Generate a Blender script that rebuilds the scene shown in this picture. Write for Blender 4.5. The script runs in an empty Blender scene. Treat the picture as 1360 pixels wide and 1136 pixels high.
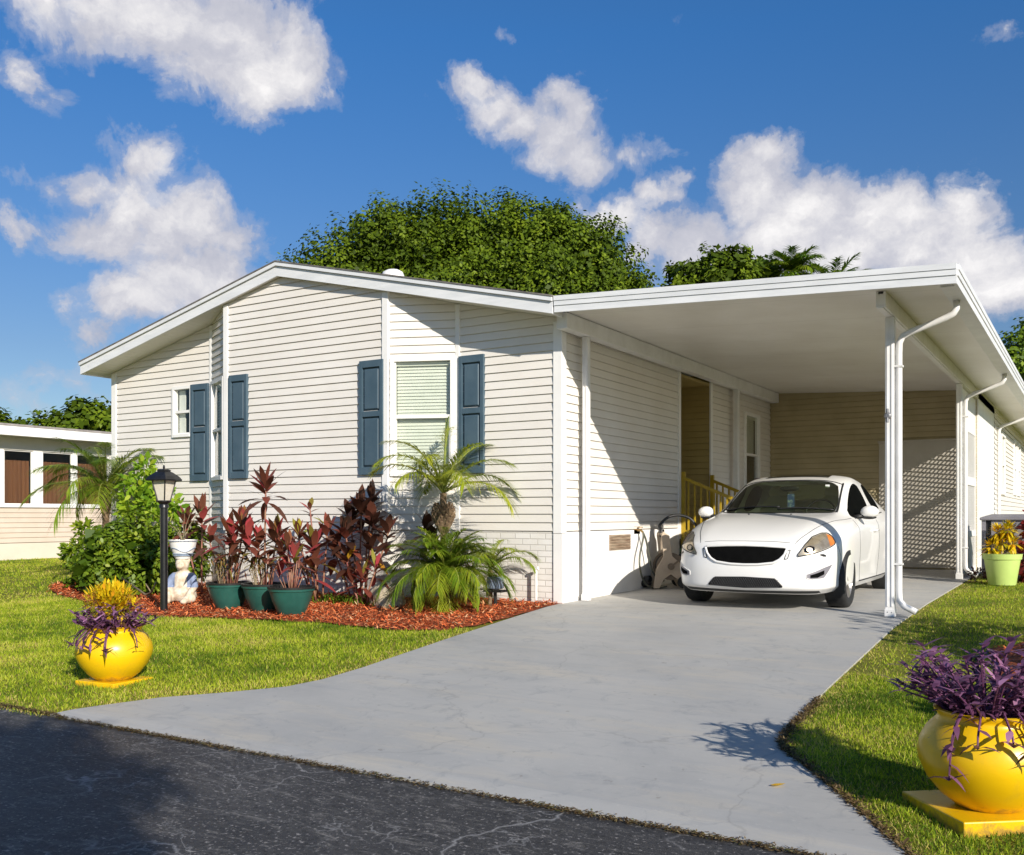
import bpy, bmesh, math, random
import numpy as np
from mathutils import Vector, Matrix
from mathutils.bvhtree import BVHTree

R_ = math.radians
rnd = random.Random(7)
rng = np.random.default_rng(11)
scene = bpy.context.scene
COL = scene.collection

# ------------------------------------------------------------------ ground profile
def gz(y):
    if y < -6: return -.29
    if y < -.4: return -.05 * (-y - .4)
    if y < 8.4: return .010 * (y + .4)
    return .088
gzv = np.vectorize(gz)

# ------------------------------------------------------------------ node helpers
def new_mat(name):
    m = bpy.data.materials.new(name); m.use_nodes = True
    nt = m.node_tree; nt.nodes.clear()
    out = nt.nodes.new('ShaderNodeOutputMaterial')
    return m, nt, out

def nd(nt, typ, **kw):
    n = nt.nodes.new(typ)
    for k, v in kw.items():
        if k.startswith('i_'):
            n.inputs[k[2:].replace('_', ' ')].default_value = v
        else:
            setattr(n, k, v)
    return n

def ramp(nt, fac, stops, interp='LINEAR'):
    r = nt.nodes.new('ShaderNodeValToRGB'); r.color_ramp.interpolation = interp
    e = r.color_ramp.elements
    while len(e) < len(stops): e.new(.5)
    for i, (p, c) in enumerate(stops):
        e[i].position = p
        e[i].color = (c[0], c[1], c[2], 1) if hasattr(c, '__len__') else (c, c, c, 1)
    nt.links.new(fac, r.inputs[0])
    return r.outputs[0]

def noise(nt, vec, scale, detail=5, rough=.55, dist=0):
    n = nd(nt, 'ShaderNodeTexNoise'); n.inputs['Scale'].default_value = scale
    n.inputs['Detail'].default_value = detail; n.inputs['Roughness'].default_value = rough
    n.inputs['Distortion'].default_value = dist
    nt.links.new(vec, n.inputs['Vector'])
    return n.outputs['Fac']

def mixc(nt, f, a, b, mode='MIX'):
    m = nd(nt, 'ShaderNodeMix', data_type='RGBA', blend_type=mode)
    for sock, v in ((m.inputs[0], f), (m.inputs[6], a), (m.inputs[7], b)):
        if hasattr(v, 'is_linked'): nt.links.new(v, sock)
        elif isinstance(v, (int, float)): sock.default_value = v
        else: sock.default_value = (*v, 1)
    return m.outputs[2]

def mth(nt, op, a, b=None, c=None):
    m = nd(nt, 'ShaderNodeMath', operation=op)
    for i, v in enumerate((a, b, c)):
        if v is None: continue
        if hasattr(v, 'is_linked'): nt.links.new(v, m.inputs[i])
        else: m.inputs[i].default_value = v
    return m.outputs[0]

def pos(nt, stretch=(1, 1, 1)):
    g = nd(nt, 'ShaderNodeNewGeometry')
    mp = nd(nt, 'ShaderNodeMapping'); mp.inputs['Scale'].default_value = stretch
    nt.links.new(g.outputs['Position'], mp.inputs['Vector'])
    return mp.outputs[0]

def bsdf(nt, out, color, rough=.5, spec=.5, metal=0, coat=0, bump=None, bstr=.2, bdist=.01):
    p = nd(nt, 'ShaderNodeBsdfPrincipled')
    if hasattr(color, 'is_linked'): nt.links.new(color, p.inputs['Base Color'])
    else: p.inputs['Base Color'].default_value = (*color, 1)
    if hasattr(rough, 'is_linked'): nt.links.new(rough, p.inputs['Roughness'])
    else: p.inputs['Roughness'].default_value = rough
    p.inputs['Specular IOR Level'].default_value = spec
    p.inputs['Metallic'].default_value = metal
    p.inputs['Coat Weight'].default_value = coat
    p.inputs['Coat Roughness'].default_value = .04
    if bump is not None:
        b = nd(nt, 'ShaderNodeBump'); b.inputs['Strength'].default_value = bstr
        b.inputs['Distance'].default_value = bdist
        nt.links.new(bump, b.inputs['Height']); nt.links.new(b.outputs[0], p.inputs['Normal'])
    nt.links.new(p.outputs[0], out.inputs[0])
    return p

def mat(name, c1, c2=None, scale=4, rough=.5, spec=.5, metal=0, coat=0, stretch=(1, 1, 1), lo=.35, hi=.65, bump=0, bscale=80, bdist=.004):
    m, nt, out = new_mat(name)
    v = pos(nt, stretch)
    col = c1
    if c2 is not None:
        col = ramp(nt, noise(nt, v, scale, 6, .6), [(lo, c1), (hi, c2)])
    bp = noise(nt, v, bscale, 4) if bump else None
    bsdf(nt, out, col, rough, spec, metal, coat, bp, bump, bdist)
    return m

def leaf_mat(name, stops, trans=.35, rough=.45, spec=.4):
    m, nt, out = new_mat(name)
    a = nd(nt, 'ShaderNodeAttribute', attribute_name='tint')
    col = ramp(nt, a.outputs['Fac'], stops)
    p = nd(nt, 'ShaderNodeBsdfPrincipled')
    nt.links.new(col, p.inputs['Base Color']); p.inputs['Roughness'].default_value = rough
    p.inputs['Specular IOR Level'].default_value = spec
    t = nd(nt, 'ShaderNodeBsdfTranslucent'); nt.links.new(col, t.inputs['Color'])
    mx = nd(nt, 'ShaderNodeMixShader'); mx.inputs[0].default_value = trans
    nt.links.new(p.outputs[0], mx.inputs[1]); nt.links.new(t.outputs[0], mx.inputs[2])
    nt.links.new(mx.outputs[0], out.inputs[0])
    return m

def glass_mat(name, tint=(.8, .9, .85), refl=.08, dens=.75):
    m, nt, out = new_mat(name)
    t = nd(nt, 'ShaderNodeBsdfTransparent'); t.inputs[0].default_value = tuple(x * dens for x in tint) + (1,)
    g = nd(nt, 'ShaderNodeBsdfGlossy'); g.inputs['Roughness'].default_value = .02
    lw = nd(nt, 'ShaderNodeLayerWeight'); lw.inputs[0].default_value = .5
    f = mth(nt, 'MULTIPLY_ADD', mth(nt, 'POWER', lw.outputs['Facing'], 4.0), .85, refl); f = mth(nt, 'MINIMUM', f, 1.0)
    mx = nd(nt, 'ShaderNodeMixShader'); nt.links.new(f, mx.inputs[0])
    nt.links.new(t.outputs[0], mx.inputs[1]); nt.links.new(g.outputs[0], mx.inputs[2])
    nt.links.new(mx.outputs[0], out.inputs[0])
    return m

# ------------------------------------------------------------------ materials
M = {}
def build_mats():
    # vinyl siding: cream-white with faint weathering
    m, nt, out = new_mat('vinyl_siding'); v = pos(nt)
    n1 = noise(nt, v, 1.3, 6, .65); n2 = noise(nt, pos(nt, (1, 1, 14)), 2.2, 4)
    c = ramp(nt, n1, [(.3, (.71, .665, .605)), (.7, (.775, .74, .69))])
    c = mixc(nt, ramp(nt, n2, [(.45, 0), (.8, .25)]), c, (.68, .63, .55))
    bsdf(nt, out, c, .5, .35, bump=noise(nt, pos(nt, (6, 6, 60)), 6, 3), bstr=.08, bdist=.003)
    M['siding'] = m
    M['alcove'] = mat('ochre_siding', (.36, .27, .095), (.42, .32, .12), 2, .6)  # one even yellow-brown for alcove walls, ceiling and floor
    # dirty aluminium white
    m, nt, out = new_mat('white_aluminium'); v = pos(nt)
    c = ramp(nt, noise(nt, v, 2.5, 7, .7), [(.35, (.70, .69, .67)), (.62, (.80, .79, .78))])
    c = mixc(nt, ramp(nt, noise(nt, pos(nt, (3, 3, .5)), 3, 6, .7), [(.55, 0), (.8, .3)]), c, (.52, .49, .44))
    bsdf(nt, out, c, .42, .45)
    M['alu'] = m
    m, nt, out = new_mat('fascia_paint'); v = pos(nt)
    c = ramp(nt, noise(nt, pos(nt, (.6, .6, 4)), 3, 7, .7), [(.35, (.66, .67, .68)), (.65, (.78, .785, .79))])
    bsdf(nt, out, c, .45, .4); M['fascia'] = m
    # carport ceiling: enamelled pans with faint seams
    m, nt, out = new_mat('ceiling_pan'); v = pos(nt)
    c = ramp(nt, noise(nt, v, 1.2, 6, .6), [(.3, (.66, .63, .58)), (.7, (.76, .74, .70))])
    sx = nd(nt, 'ShaderNodeSeparateXYZ'); nt.links.new(v, sx.inputs[0])
    fy = mth(nt, 'FRACT', mth(nt, 'MULTIPLY', sx.outputs[1], 1 / 1.2))
    c = mixc(nt, mth(nt, 'MULTIPLY', mth(nt, 'LESS_THAN', fy, .012), .25), c, (.3, .28, .25))
    bsdf(nt, out, c, .38, .4, bump=noise(nt, v, 3, 3), bstr=.15, bdist=.01); M['ceiling'] = m
    M['soffit'] = mat('soffit_vinyl', (.70, .67, .60), (.76, .73, .66), 3, .5, stretch=(1, 1, 1))
    M['shingle'] = mat('roof_shingle', (.10, .095, .09), (.20, .18, .165), 9, .9, bump=.5, bscale=40)
    M['shutter'] = mat('slate_blue_shutter', (.050, .088, .120), (.072, .115, .150), 3, .5, .4, bump=.05, bscale=30)
    # painted brick skirting
    m, nt, out = new_mat('painted_brick')
    g = nd(nt, 'ShaderNodeNewGeometry'); s = nd(nt, 'ShaderNodeSeparateXYZ'); nt.links.new(g.outputs['Position'], s.inputs[0])
    cb = nd(nt, 'ShaderNodeCombineXYZ')
    nt.links.new(s.outputs[0], cb.inputs[0]); nt.links.new(s.outputs[2], cb.inputs[1])
    br = nd(nt, 'ShaderNodeTexBrick'); nt.links.new(cb.outputs[0], br.inputs['Vector'])
    br.inputs['Scale'].default_value = 1; br.inputs['Brick Width'].default_value = .21; br.inputs['Row Height'].default_value = .07
    br.inputs['Mortar Size'].default_value = .007; br.inputs['Mortar Smooth'].default_value = .4
    br.inputs['Color1'].default_value = (.80, .77, .73, 1); br.inputs['Color2'].default_value = (.74, .71, .66, 1); br.inputs['Mortar'].default_value = (.60, .57, .52, 1)
    inv = mth(nt, 'SUBTRACT', 1.0, br.outputs['Fac'])
    hgt = mth(nt, 'ADD', inv, mth(nt, 'MULTIPLY', noise(nt, pos(nt), 60, 4), .25))
    c = mixc(nt, ramp(nt, noise(nt, pos(nt), 2.5, 6), [(.5, 0), (.8, .35)]), br.outputs['Color'], (.58, .52, .44))
    bsdf(nt, out, c, .75, .25, bump=hgt, bstr=.6, bdist=.008); M['brick'] = m
    M['stucco'] = mat('white_stucco', (.80, .78, .75), (.86, .84, .81), 2, .8, .2, bump=.25, bscale=120)
    M['trim'] = mat('white_trim', (.80, .78, .75), (.86, .845, .82), 2, .45, .4)
    M['blind'] = mat('blind_slats', (.66, .67, .60), (.72, .72, .66), 5, .55)
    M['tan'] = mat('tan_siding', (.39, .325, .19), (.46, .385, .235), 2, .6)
    M['dark'] = mat('dark_interior', (.012, .012, .012), (.02, .018, .015), 3, .8)
    M['pane'] = glass_mat('window_glass', (.985, 1., .975), .05, .98)
    M['curtain'] = mat('brown_curtain', (.105, .036, .012), (.18, .066, .022), 2, .8, stretch=(1, 14, .2))
    # driveway: painted grey concrete
    m, nt, out = new_mat('painted_concrete'); v = pos(nt)
    c = ramp(nt, noise(nt, v, .55, 7, .65, .4), [(.3, (.36, .355, .34)), (.5, (.43, .42, .395)), (.72, (.49, .47, .43))])
    c = mixc(nt, ramp(nt, noise(nt, pos(nt, (.5, 2, 1)), 1.7, 8, .72), [(.50, 0), (.70, .75)]), c, (.52, .47, .385))
    c = mixc(nt, ramp(nt, noise(nt, v, 4.5, 9, .75, 1.0), [(.54, 0), (.68, .6)]), c, (.27, .275, .28))
    c = mixc(nt, ramp(nt, noise(nt, v, 26, 5, .7), [(.60, 0), (.72, .4)]), c, (.56, .54, .49))
    c = mixc(nt, ramp(nt, noise(nt, pos(nt, (.35, 3.5, 1)), 2.6, 9, .8, .6), [(.50, 0), (.68, .42)]), c, (.325, .33, .335))
    c = mixc(nt, ramp(nt, noise(nt, v, 15, 3, .5), [(.70, 0), (.74, .5)]), c, (.22, .20, .17))
    wv = nd(nt, 'ShaderNodeVectorMath', operation='ADD'); nz = nd(nt, 'ShaderNodeTexNoise'); nz.inputs['Scale'].default_value = 1.4; nz.inputs['Detail'].default_value = 9
    nt.links.new(v, nz.inputs['Vector']); nt.links.new(nz.outputs['Color'], wv.inputs[0]); nt.links.new(v, wv.inputs[1])
    vo = nd(nt, 'ShaderNodeTexVoronoi', feature='DISTANCE_TO_EDGE'); vo.inputs['Scale'].default_value = .33; nt.links.new(wv.outputs[0], vo.inputs['Vector'])
    c = mixc(nt, ramp(nt, vo.outputs['Distance'], [(0, .30), (.0028, 0)]), c, (.20, .19, .18))
    bsdf(nt, out, c, ramp(nt, noise(nt, v, 2, 5), [(.3, .5), (.7, .75)]), .3, bump=noise(nt, v, 160, 5), bstr=.25, bdist=.003); M['drive'] = m
    # asphalt
    m, nt, out = new_mat('sealed_asphalt'); v = pos(nt)
    c = ramp(nt, noise(nt, v, .8, 7, .6), [(.3, (.030, .029, .030)), (.7, (.072, .068, .066))])
    sp = noise(nt, v, 48, 4, .62)
    c = mixc(nt, ramp(nt, sp, [(.58, 0), (.68, .8)]), c, (.36, .335, .31)); c = mixc(nt, ramp(nt, noise(nt, v, 30, 4, .65), [(.34, .8), (.47, 0)]), c, (.018, .017, .016))
    c = mixc(nt, ramp(nt, noise(nt, pos(nt, (1.2, 5, 1)), 3, 9, .85, .8), [(.53, 0), (.66, .65)]), c, (.28, .26, .235))
    vo = nd(nt, 'ShaderNodeTexVoronoi', feature='DISTANCE_TO_EDGE'); vo.inputs['Scale'].default_value = .55
    wv = nd(nt, 'ShaderNodeVectorMath', operation='ADD'); nz = nd(nt, 'ShaderNodeTexNoise'); nz.inputs['Scale'].default_value = 2.5; nz.inputs['Detail'].default_value = 8
    nt.links.new(v, nz.inputs['Vector']); sc = nd(nt, 'ShaderNodeVectorMath', operation='SCALE'); sc.inputs['Scale'].default_value = .7
    nt.links.new(nz.outputs['Color'], sc.inputs[0]); nt.links.new(v, wv.inputs[0]); nt.links.new(sc.outputs[0], wv.inputs[1])
    nt.links.new(wv.outputs[0], vo.inputs['Vector'])
    ck = ramp(nt, vo.outputs['Distance'], [(0, 1), (.009, 0)])
    v2 = nd(nt, 'ShaderNodeTexVoronoi', feature='DISTANCE_TO_EDGE'); v2.inputs['Scale'].default_value = 3.4
    mp2 = nd(nt, 'ShaderNodeMapping'); mp2.inputs['Scale'].default_value = (.55, 1.5, 1); nt.links.new(wv.outputs[0], mp2.inputs[0]); nt.links.new(mp2.outputs[0], v2.inputs['Vector'])
    ck2 = mth(nt, 'MULTIPLY', ramp(nt, v2.outputs['Distance'], [(0, .85), (.022, 0)]), ramp(nt, noise(nt, v, 1.9, 4, .6), [(.46, 0), (.58, 1)]))
    ck = mth(nt, 'MAXIMUM', ck, ck2)
    c = mixc(nt, mth(nt, 'MULTIPLY', ck, ramp(nt, noise(nt, v, 1.3, 3), [(.45, 0), (.6, .8)])), c, (.33, .32, .31))
    bsdf(nt, out, c, .62, .4, bump=noise(nt, v, 220, 4), bstr=.6, bdist=.006); M['asphalt'] = m
    # soil / thatch under the grass
    m, nt, out = new_mat('lawn_soil'); v = pos(nt)
    c = ramp(nt, noise(nt, v, 1.1, 8, .65), [(.3, (.14, .15, .02)), (.55, (.24, .24, .03)), (.75, (.32, .27, .06))])
    c = mixc(nt, ramp(nt, noise(nt, v, 45, 4), [(.4, 0), (.65, .6)]), c, (.10, .085, .025))
    bsdf(nt, out, c, .9, .15, bump=noise(nt, v, 60, 5), bstr=.8, bdist=.02); M['soil'] = m
    M['mulch'] = mat('red_mulch', (.20, .055, .025), (.36, .10, .045), 14, .9, .15, bump=.8, bscale=45, bdist=.02)
    M['chip'] = leaf_mat('mulch_chip', [(0, (.22, .050, .020)), (.5, (.60, .125, .040)), (.85, (.74, .23, .08)), (1, (.60, .42, .24))], .0, .85, .15)
    M['grass'] = leaf_mat('grass_blade', [(0, (.085, .165, .012)), (.20, (.21, .325, .018)), (.40, (.43, .53, .028)), (.65, (.63, .67, .065)), (.82, (.76, .68, .18)), (1, (.56, .39, .17))], .5, .6, .25)
    M['litter'] = leaf_mat('dead_litter', [(0, (.05, .03, .015)), (.5, (.17, .11, .05)), (.8, (.30, .22, .11)), (1, (.10, .13, .02))], .1, .8, .1)
    # foliage kinds
    M['oak'] = leaf_mat('tree_leaf', [(0, (.030, .050, .003)), (.5, (.092, .145, .006)), (1, (.20, .265, .014))], .25, .55, .18)
    M['bushleaf'] = leaf_mat('bush_leaf', [(0, (.05, .095, .006)), (.6, (.16, .245, .012)), (1, (.36, .40, .035))], .3, .4, .4)
    M['lime'] = leaf_mat('lime_leaf', [(0, (.10, .22, .012)), (.6, (.26, .42, .025)), (1, (.50, .56, .04))], .4, .45, .4)
    M['palmleaf'] = leaf_mat('palm_leaflet', [(0, (.10, .16, .010)), (.5, (.28, .36, .022)), (.85, (.50, .50, .04)), (1, (.66, .46, .05))], .35, .42, .4)
    M['palmdark'] = leaf_mat('palm_leaflet_deep', [(0, (.05, .11, .008)), (.5, (.15, .26, .016)), (.85, (.34, .40, .03)), (1, (.62, .42, .05))], .35, .42, .4)
    M['ti'] = leaf_mat('ti_leaf', [(0, (.065, .028, .016)), (.40, (.17, .060, .034)), (.66, (.27, .070, .048)), (.80, (.46, .06, .075)), (.87, (.22, .17, .035)), (.94, (.36, .36, .04)), (1, (.68, .36, .03))], .3, .4, .45)
    M['tidark'] = leaf_mat('ti_leaf_dark', [(0, (.034, .017, .011)), (.6, (.11, .042, .026)), (.85, (.24, .06, .04)), (.94, (.45, .15, .03)), (1, (.72, .50, .02))], .25, .4, .45)
    M['croton'] = leaf_mat('croton_leaf', [(0, (.20, .24, .012)), (.35, (.70, .52, .012)), (.8, (.92, .66, .02)), (1, (.80, .36, .02))], .35, .4, .4)
    M['dry'] = leaf_mat('dry_croton_leaf', [(0, (.12, .10, .02)), (.5, (.26, .22, .04)), (.8, (.34, .22, .09)), (1, (.20, .06, .03))], .3, .5, .3)
    M['purple'] = leaf_mat('purple_heart_leaf', [(0, (.060, .024, .054)), (.45, (.17, .066, .14)), (.8, (.36, .16, .29)), (1, (.70, .36, .58))], .25, .45, .4)
    M['red'] = leaf_mat('red_croton_leaf', [(0, (.06, .02, .015)), (.5, (.25, .03, .03)), (1, (.50, .08, .05))], .3, .4, .4)
    M['stem'] = mat('woody_stem', (.20, .15, .09), (.34, .27, .17), 20, .8)
    M['redstem'] = mat('reddish_stem', (.25, .07, .06), (.34, .20, .12), 12, .6)
    M['greenstem'] = mat('green_stem', (.16, .22, .03), (.30, .30, .06), 12, .6)
    M['purplestem'] = mat('purple_stem', (.10, .03, .09), (.16, .05, .12), 12, .6)
    M['bark'] = mat('bark', (.09, .065, .045), (.19, .15, .11), 8, .9, bump=.8, bscale=25, bdist=.03)
    M['boots'] = mat('palm_fibre', (.10, .06, .035), (.28, .19, .11), 18, .9, bump=.6, bscale=50)
    # yellow paint with chipping
    m, nt, out = new_mat('yellow_paint'); v = pos(nt)
    c = ramp(nt, noise(nt, v, 3, 5), [(.3, (.74, .44, .003)), (.7, (.82, .51, .006))])
    c = mixc(nt, ramp(nt, noise(nt, v, 17, 8, .7), [(.66, 0), (.69, .85)]), c, (.32, .17, .05))
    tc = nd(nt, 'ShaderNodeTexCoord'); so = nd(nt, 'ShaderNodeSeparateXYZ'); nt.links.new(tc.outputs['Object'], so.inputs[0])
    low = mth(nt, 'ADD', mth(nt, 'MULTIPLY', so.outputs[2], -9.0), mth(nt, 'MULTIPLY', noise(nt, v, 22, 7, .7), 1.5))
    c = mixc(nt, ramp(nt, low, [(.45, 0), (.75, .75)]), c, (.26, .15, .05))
    c = mixc(nt, ramp(nt, noise(nt, pos(nt, (1, 1, .25)), 9, 7, .7), [(.52, 0), (.75, .4)]), c, (.50, .32, .03))
    bsdf(nt, out, c, .32, .5, bump=noise(nt, v, 40, 4), bstr=.06, bdist=.004); M['yellow'] = m
    M['rail'] = mat('yellow_rail', (.37, .24, .007), (.43, .29, .012), 6, .45)
    M['greenpot'] = mat('teal_glazed_pot', (.014, .078, .064), (.024, .11, .09), 5, .38, .5, bump=.05, bscale=20)
    M['limepot'] = mat('lime_plastic', (.46, .60, .17), (.52, .66, .20), 3, .42)
    M['potsoil'] = mat('potting_soil', (.02, .014, .010), (.05, .035, .02), 25, .95, bump=.6, bscale=50)
    M['black'] = mat('black_metal', (.009, .009, .010), (.016, .016, .018), 8, .32, .5)
    M['frost'] = mat('frosted_glass', (.62, .56, .46), (.70, .65, .55), 18, .25, .5)
    M['stone'] = mat('limestone', (.36, .30, .20), (.58, .51, .38), 6, .9, .2, bump=.9, bscale=12, bdist=.03)
    M['bluegrey'] = mat('glazed_ornament', (.16, .22, .32), (.30, .36, .46), 16, .4)
    M['beige'] = mat('beige_plastic', (.42, .33, .235), (.50, .40, .295), 5, .5)
    M['beigedark'] = mat('brown_plastic', (.15, .11, .075), (.20, .15, .10), 5, .5)
    M['hose'] = mat('black_hose', (.010, .011, .012), (.022, .022, .022), 10, .45)
    M['greyhose'] = mat('grey_hose', (.06, .065, .05), (.12, .12, .09), 10, .5)
    M['brass'] = mat('brass', (.35, .22, .09), (.45, .30, .12), 10, .4, metal=.8)
    M['ventmetal'] = mat('brown_vent', (.20, .13, .085), (.42, .33, .24), 4, .6, stretch=(1, 1, 12))
    M['acgrey'] = mat('grey_cabinet', (.19, .18, .20), (.24, .23, .25), 3, .45)
    M['greypanel'] = mat('grey_panel', (.44, .405, .35), (.50, .465, .40), 2, .55)
    M['pinksiding'] = mat('beige_pink_siding', (.60, .49, .39), (.66, .55, .45), 2, .6)
    M['cream'] = mat('cream_base', (.66, .58, .47), (.70, .63, .52), 2, .7)
    M['nroof'] = mat('old_roof', (.24, .215, .20), (.36, .33, .31), 6, .9)
    # car
    M['paint'] = mat('white_car_paint', (.80, .785, .755), (.82, .805, .775), 2, .28, .5, coat=.6)
    M['tyre'] = mat('tyre_rubber', (.012, .012, .012), (.022, .022, .021), 30, .75)
    M['rim'] = mat('alloy_rim', (.34, .32, .30), (.42, .40, .38), 20, .32, metal=.7)
    M['chrome'] = mat('chrome', (.70, .70, .70), None, rough=.12, metal=1)
    M['mesh'] = mat('black_plastic', (.010, .010, .010), (.016, .016, .016), 20, .5)
    M['mesh2'] = mat('dark_grey_plastic', (.035, .034, .035), (.05, .05, .05), 20, .5)
    M['void'] = mat('matte_black', (.003, .003, .003), (.005, .005, .005), 9, .9, .05)
    M['cglass'] = glass_mat('car_glass', (.62, .74, .56), .07, .85)
    M['cglass_dark'] = mat('dark_roof_glass', (.012, .014, .013), (.016, .018, .016), 4, .08, .6)
    M['lens'] = glass_mat('lamp_lens', (.95, .92, .86), .04, .95)
    M['amber'] = mat('amber_lens', (.70, .22, .03), (.80, .30, .05), 12, .25)
    M['reflector'] = mat('lamp_reflector', (.40, .33, .24), (.72, .66, .56), 9, .22, metal=.6)
    M['seat'] = mat('beige_leather', (.62, .55, .36), (.68, .61, .42), 4, .6)
    M['bluecard'] = mat('blue_card', (.06, .12, .36), (.55, .60, .70), 14, .4, lo=.5, hi=.62)
    M['navy'] = mat('navy_cloth', (.03, .04, .12), (.22, .03, .05), 2.2, .7)
    M['greymetal'] = mat('weathered_fitting', (.16, .16, .17), (.30, .30, .31), 30, .5, metal=.5)
    # statue: white body with blue-grey jacket patches
    m, nt, out = new_mat('painted_statue')
    tc = nd(nt, 'ShaderNodeTexCoord'); s = nd(nt, 'ShaderNodeSeparateXYZ'); nt.links.new(tc.outputs['Object'], s.inputs[0])
    ax = mth(nt, 'ABSOLUTE', s.outputs[0])
    f = mth(nt, 'MULTIPLY', mth(nt, 'GREATER_THAN', ax, .062), mth(nt, 'MULTIPLY', mth(nt, 'GREATER_THAN', s.outputs[2], .16), mth(nt, 'LESS_THAN', s.outputs[2], .30)))
    c = mixc(nt, f, ramp(nt, noise(nt, pos(nt), 14, 6), [(.4, (.72, .64, .52)), (.65, (.50, .38, .26))]), (.22, .27, .40))
    bsdf(nt, out, c, .6, .3); M['statue'] = m
build_mats()

# ------------------------------------------------------------------ object helpers
def tag(o, label=None, cat=None, group=None, kind=None):
    if label: o['label'] = label
    if cat: o['category'] = cat
    if group: o['group'] = group
    if kind: o['kind'] = kind
    return o

def thing(name, loc, label, cat, group=None, rz=0):
    o = bpy.data.objects.new(name, None); COL.objects.link(o)
    o.empty_display_size = .1
    o.location = loc; o.rotation_euler = (0, 0, rz)
    return tag(o, label, cat, group)

class MB:
    def __init__(s): s.v = []; s.f = []; s.m = []
    def add(s, vs, fs, mi=0):
        b = len(s.v); s.v += [tuple(p) for p in vs]
        for f in fs: s.f.append([b + i for i in f]); s.m.append(mi)
    def box(s, x0, x1, y0, y1, z0, z1, mi=0):
        s.hexa([(x0, y0, z0), (x1, y0, z0), (x1, y1, z0), (x0, y1, z0), (x0, y0, z1), (x1, y0, z1), (x1, y1, z1), (x0, y1, z1)], mi)
    def hexa(s, p, mi=0):
        s.add(p, [(0, 3, 2, 1), (4, 5, 6, 7), (0, 1, 5, 4), (1, 2, 6, 5), (2, 3, 7, 6), (3, 0, 4, 7)], mi)
    def obox(s, c, ex, ey, ez, mi=0):      # centre and three half-axis vectors
        c, ex, ey, ez = map(Vector, (c, ex, ey, ez))
        P = [c + a * ex + b * ey + d * ez for d in (-1, 1) for a, b in ((-1, -1), (1, -1), (1, 1), (-1, 1))]
        s.hexa(P, mi)
    def bar(s, a, b, w, h, mi=0, up=(0, 0, 1)):
        a, b = Vector(a), Vector(b); d = (b - a); L = d.length; d.normalize()
        u = Vector(up)
        if abs(d.dot(u)) > .99: u = Vector((0, 1, 0))
        sd = d.cross(u).normalized(); u = sd.cross(d).normalized()
        s.obox((a + b) / 2, d * L / 2, sd * w / 2, u * h / 2, mi)
    def tube(s, pts, r, n=8, mi=0, caps=True, phase=0):
        pts = [Vector(p) for p in pts]; rs = r if hasattr(r, '__len__') else [r] * len(pts)
        b = len(s.v); prev = None
        for i, p in enumerate(pts):
            d = (pts[min(i + 1, len(pts) - 1)] - pts[max(i - 1, 0)]).normalized()
            if prev is None:
                u = Vector((0, 0, 1)) if abs(d.z) < .9 else Vector((1, 0, 0))
                sd = d.cross(u).normalized()
            else:
                sd = (prev - d * prev.dot(d)).normalized()
            prev = sd; u = sd.cross(d)
            for k in range(n):
                a = 2 * math.pi * k / n + phase
                s.v.append(tuple(p + (sd * math.cos(a) + u * math.sin(a)) * rs[i]))
        for i in range(len(pts) - 1):
            for k in range(n):
                s.f.append([b + i * n + k, b + i * n + (k + 1) % n, b + (i + 1) * n + (k + 1) % n, b + (i + 1) * n + k]); s.m.append(mi)
        if caps:
            s.f.append([b + k for k in range(n)][::-1]); s.m.append(mi)
            e = b + (len(pts) - 1) * n
            s.f.append([e + k for k in range(n)]); s.m.append(mi)
    def lathe(s, prof, n=32, c=(0, 0, 0), mi=0, sq=1):
        b = len(s.v)
        for r, z in prof:
            for k in range(n):
                a = 2 * math.pi * k / n
                s.v.append((c[0] + r * math.cos(a) * sq, c[1] + r * math.sin(a), c[2] + z))
        for i in range(len(prof) - 1):
            for k in range(n):
                s.f.append([b + i * n + k, b + i * n + (k + 1) % n, b + (i + 1) * n + (k + 1) % n, b + (i + 1) * n + k]); s.m.append(mi)
    def ellipsoid(s, c, r, n=14, mi=0, rot=None):
        prof = []; b = len(s.v)
        m = n // 2
        for i in range(m + 1):
            t = math.pi * i / m
            for k in range(n):
                a = 2 * math.pi * k / n
                p = Vector((r[0] * math.sin(t) * math.cos(a), r[1] * math.sin(t) * math.sin(a), -r[2] * math.cos(t)))
                if rot is not None: p = rot @ p
                s.v.append(tuple(Vector(c) + p))
        for i in range(m):
            for k in range(n):
                s.f.append([b + i * n + k, b + i * n + (k + 1) % n, b + (i + 1) * n + (k + 1) % n, b + (i + 1) * n + k]); s.m.append(mi)
    def build(s, name, mats, parent=None, smooth=False, bevel=0, loc=None):
        me = bpy.data.meshes.new(name)
        me.from_pydata(s.v, [], s.f); me.validate()
        if not isinstance(mats, (list, tuple)): mats = [mats]
        for m in mats: me.materials.append(m)
        if len(mats) > 1 and len(me.polygons) == len(s.m): me.polygons.foreach_set('material_index', s.m)
        if smooth:
            me.polygons.foreach_set('use_smooth', [True] * len(me.polygons))
        o = bpy.data.objects.new(name, me); COL.objects.link(o)
        if loc: o.location = loc
        if parent: o.parent = parent
        if bevel:
            bv = o.modifiers.new('Bevel', 'BEVEL'); bv.width = bevel; bv.segments = 2; bv.limit_method = 'ANGLE'
        return o

def smooth_angle(o, deg=40):
    me = o.data
    bm = bmesh.new(); bm.from_mesh(me)
    for f in bm.faces: f.smooth = True
    for e in bm.edges:
        if len(e.link_faces) == 2 and e.calc_face_angle(0) > R_(deg): e.smooth = False
    bm.to_mesh(me); bm.free()

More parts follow.
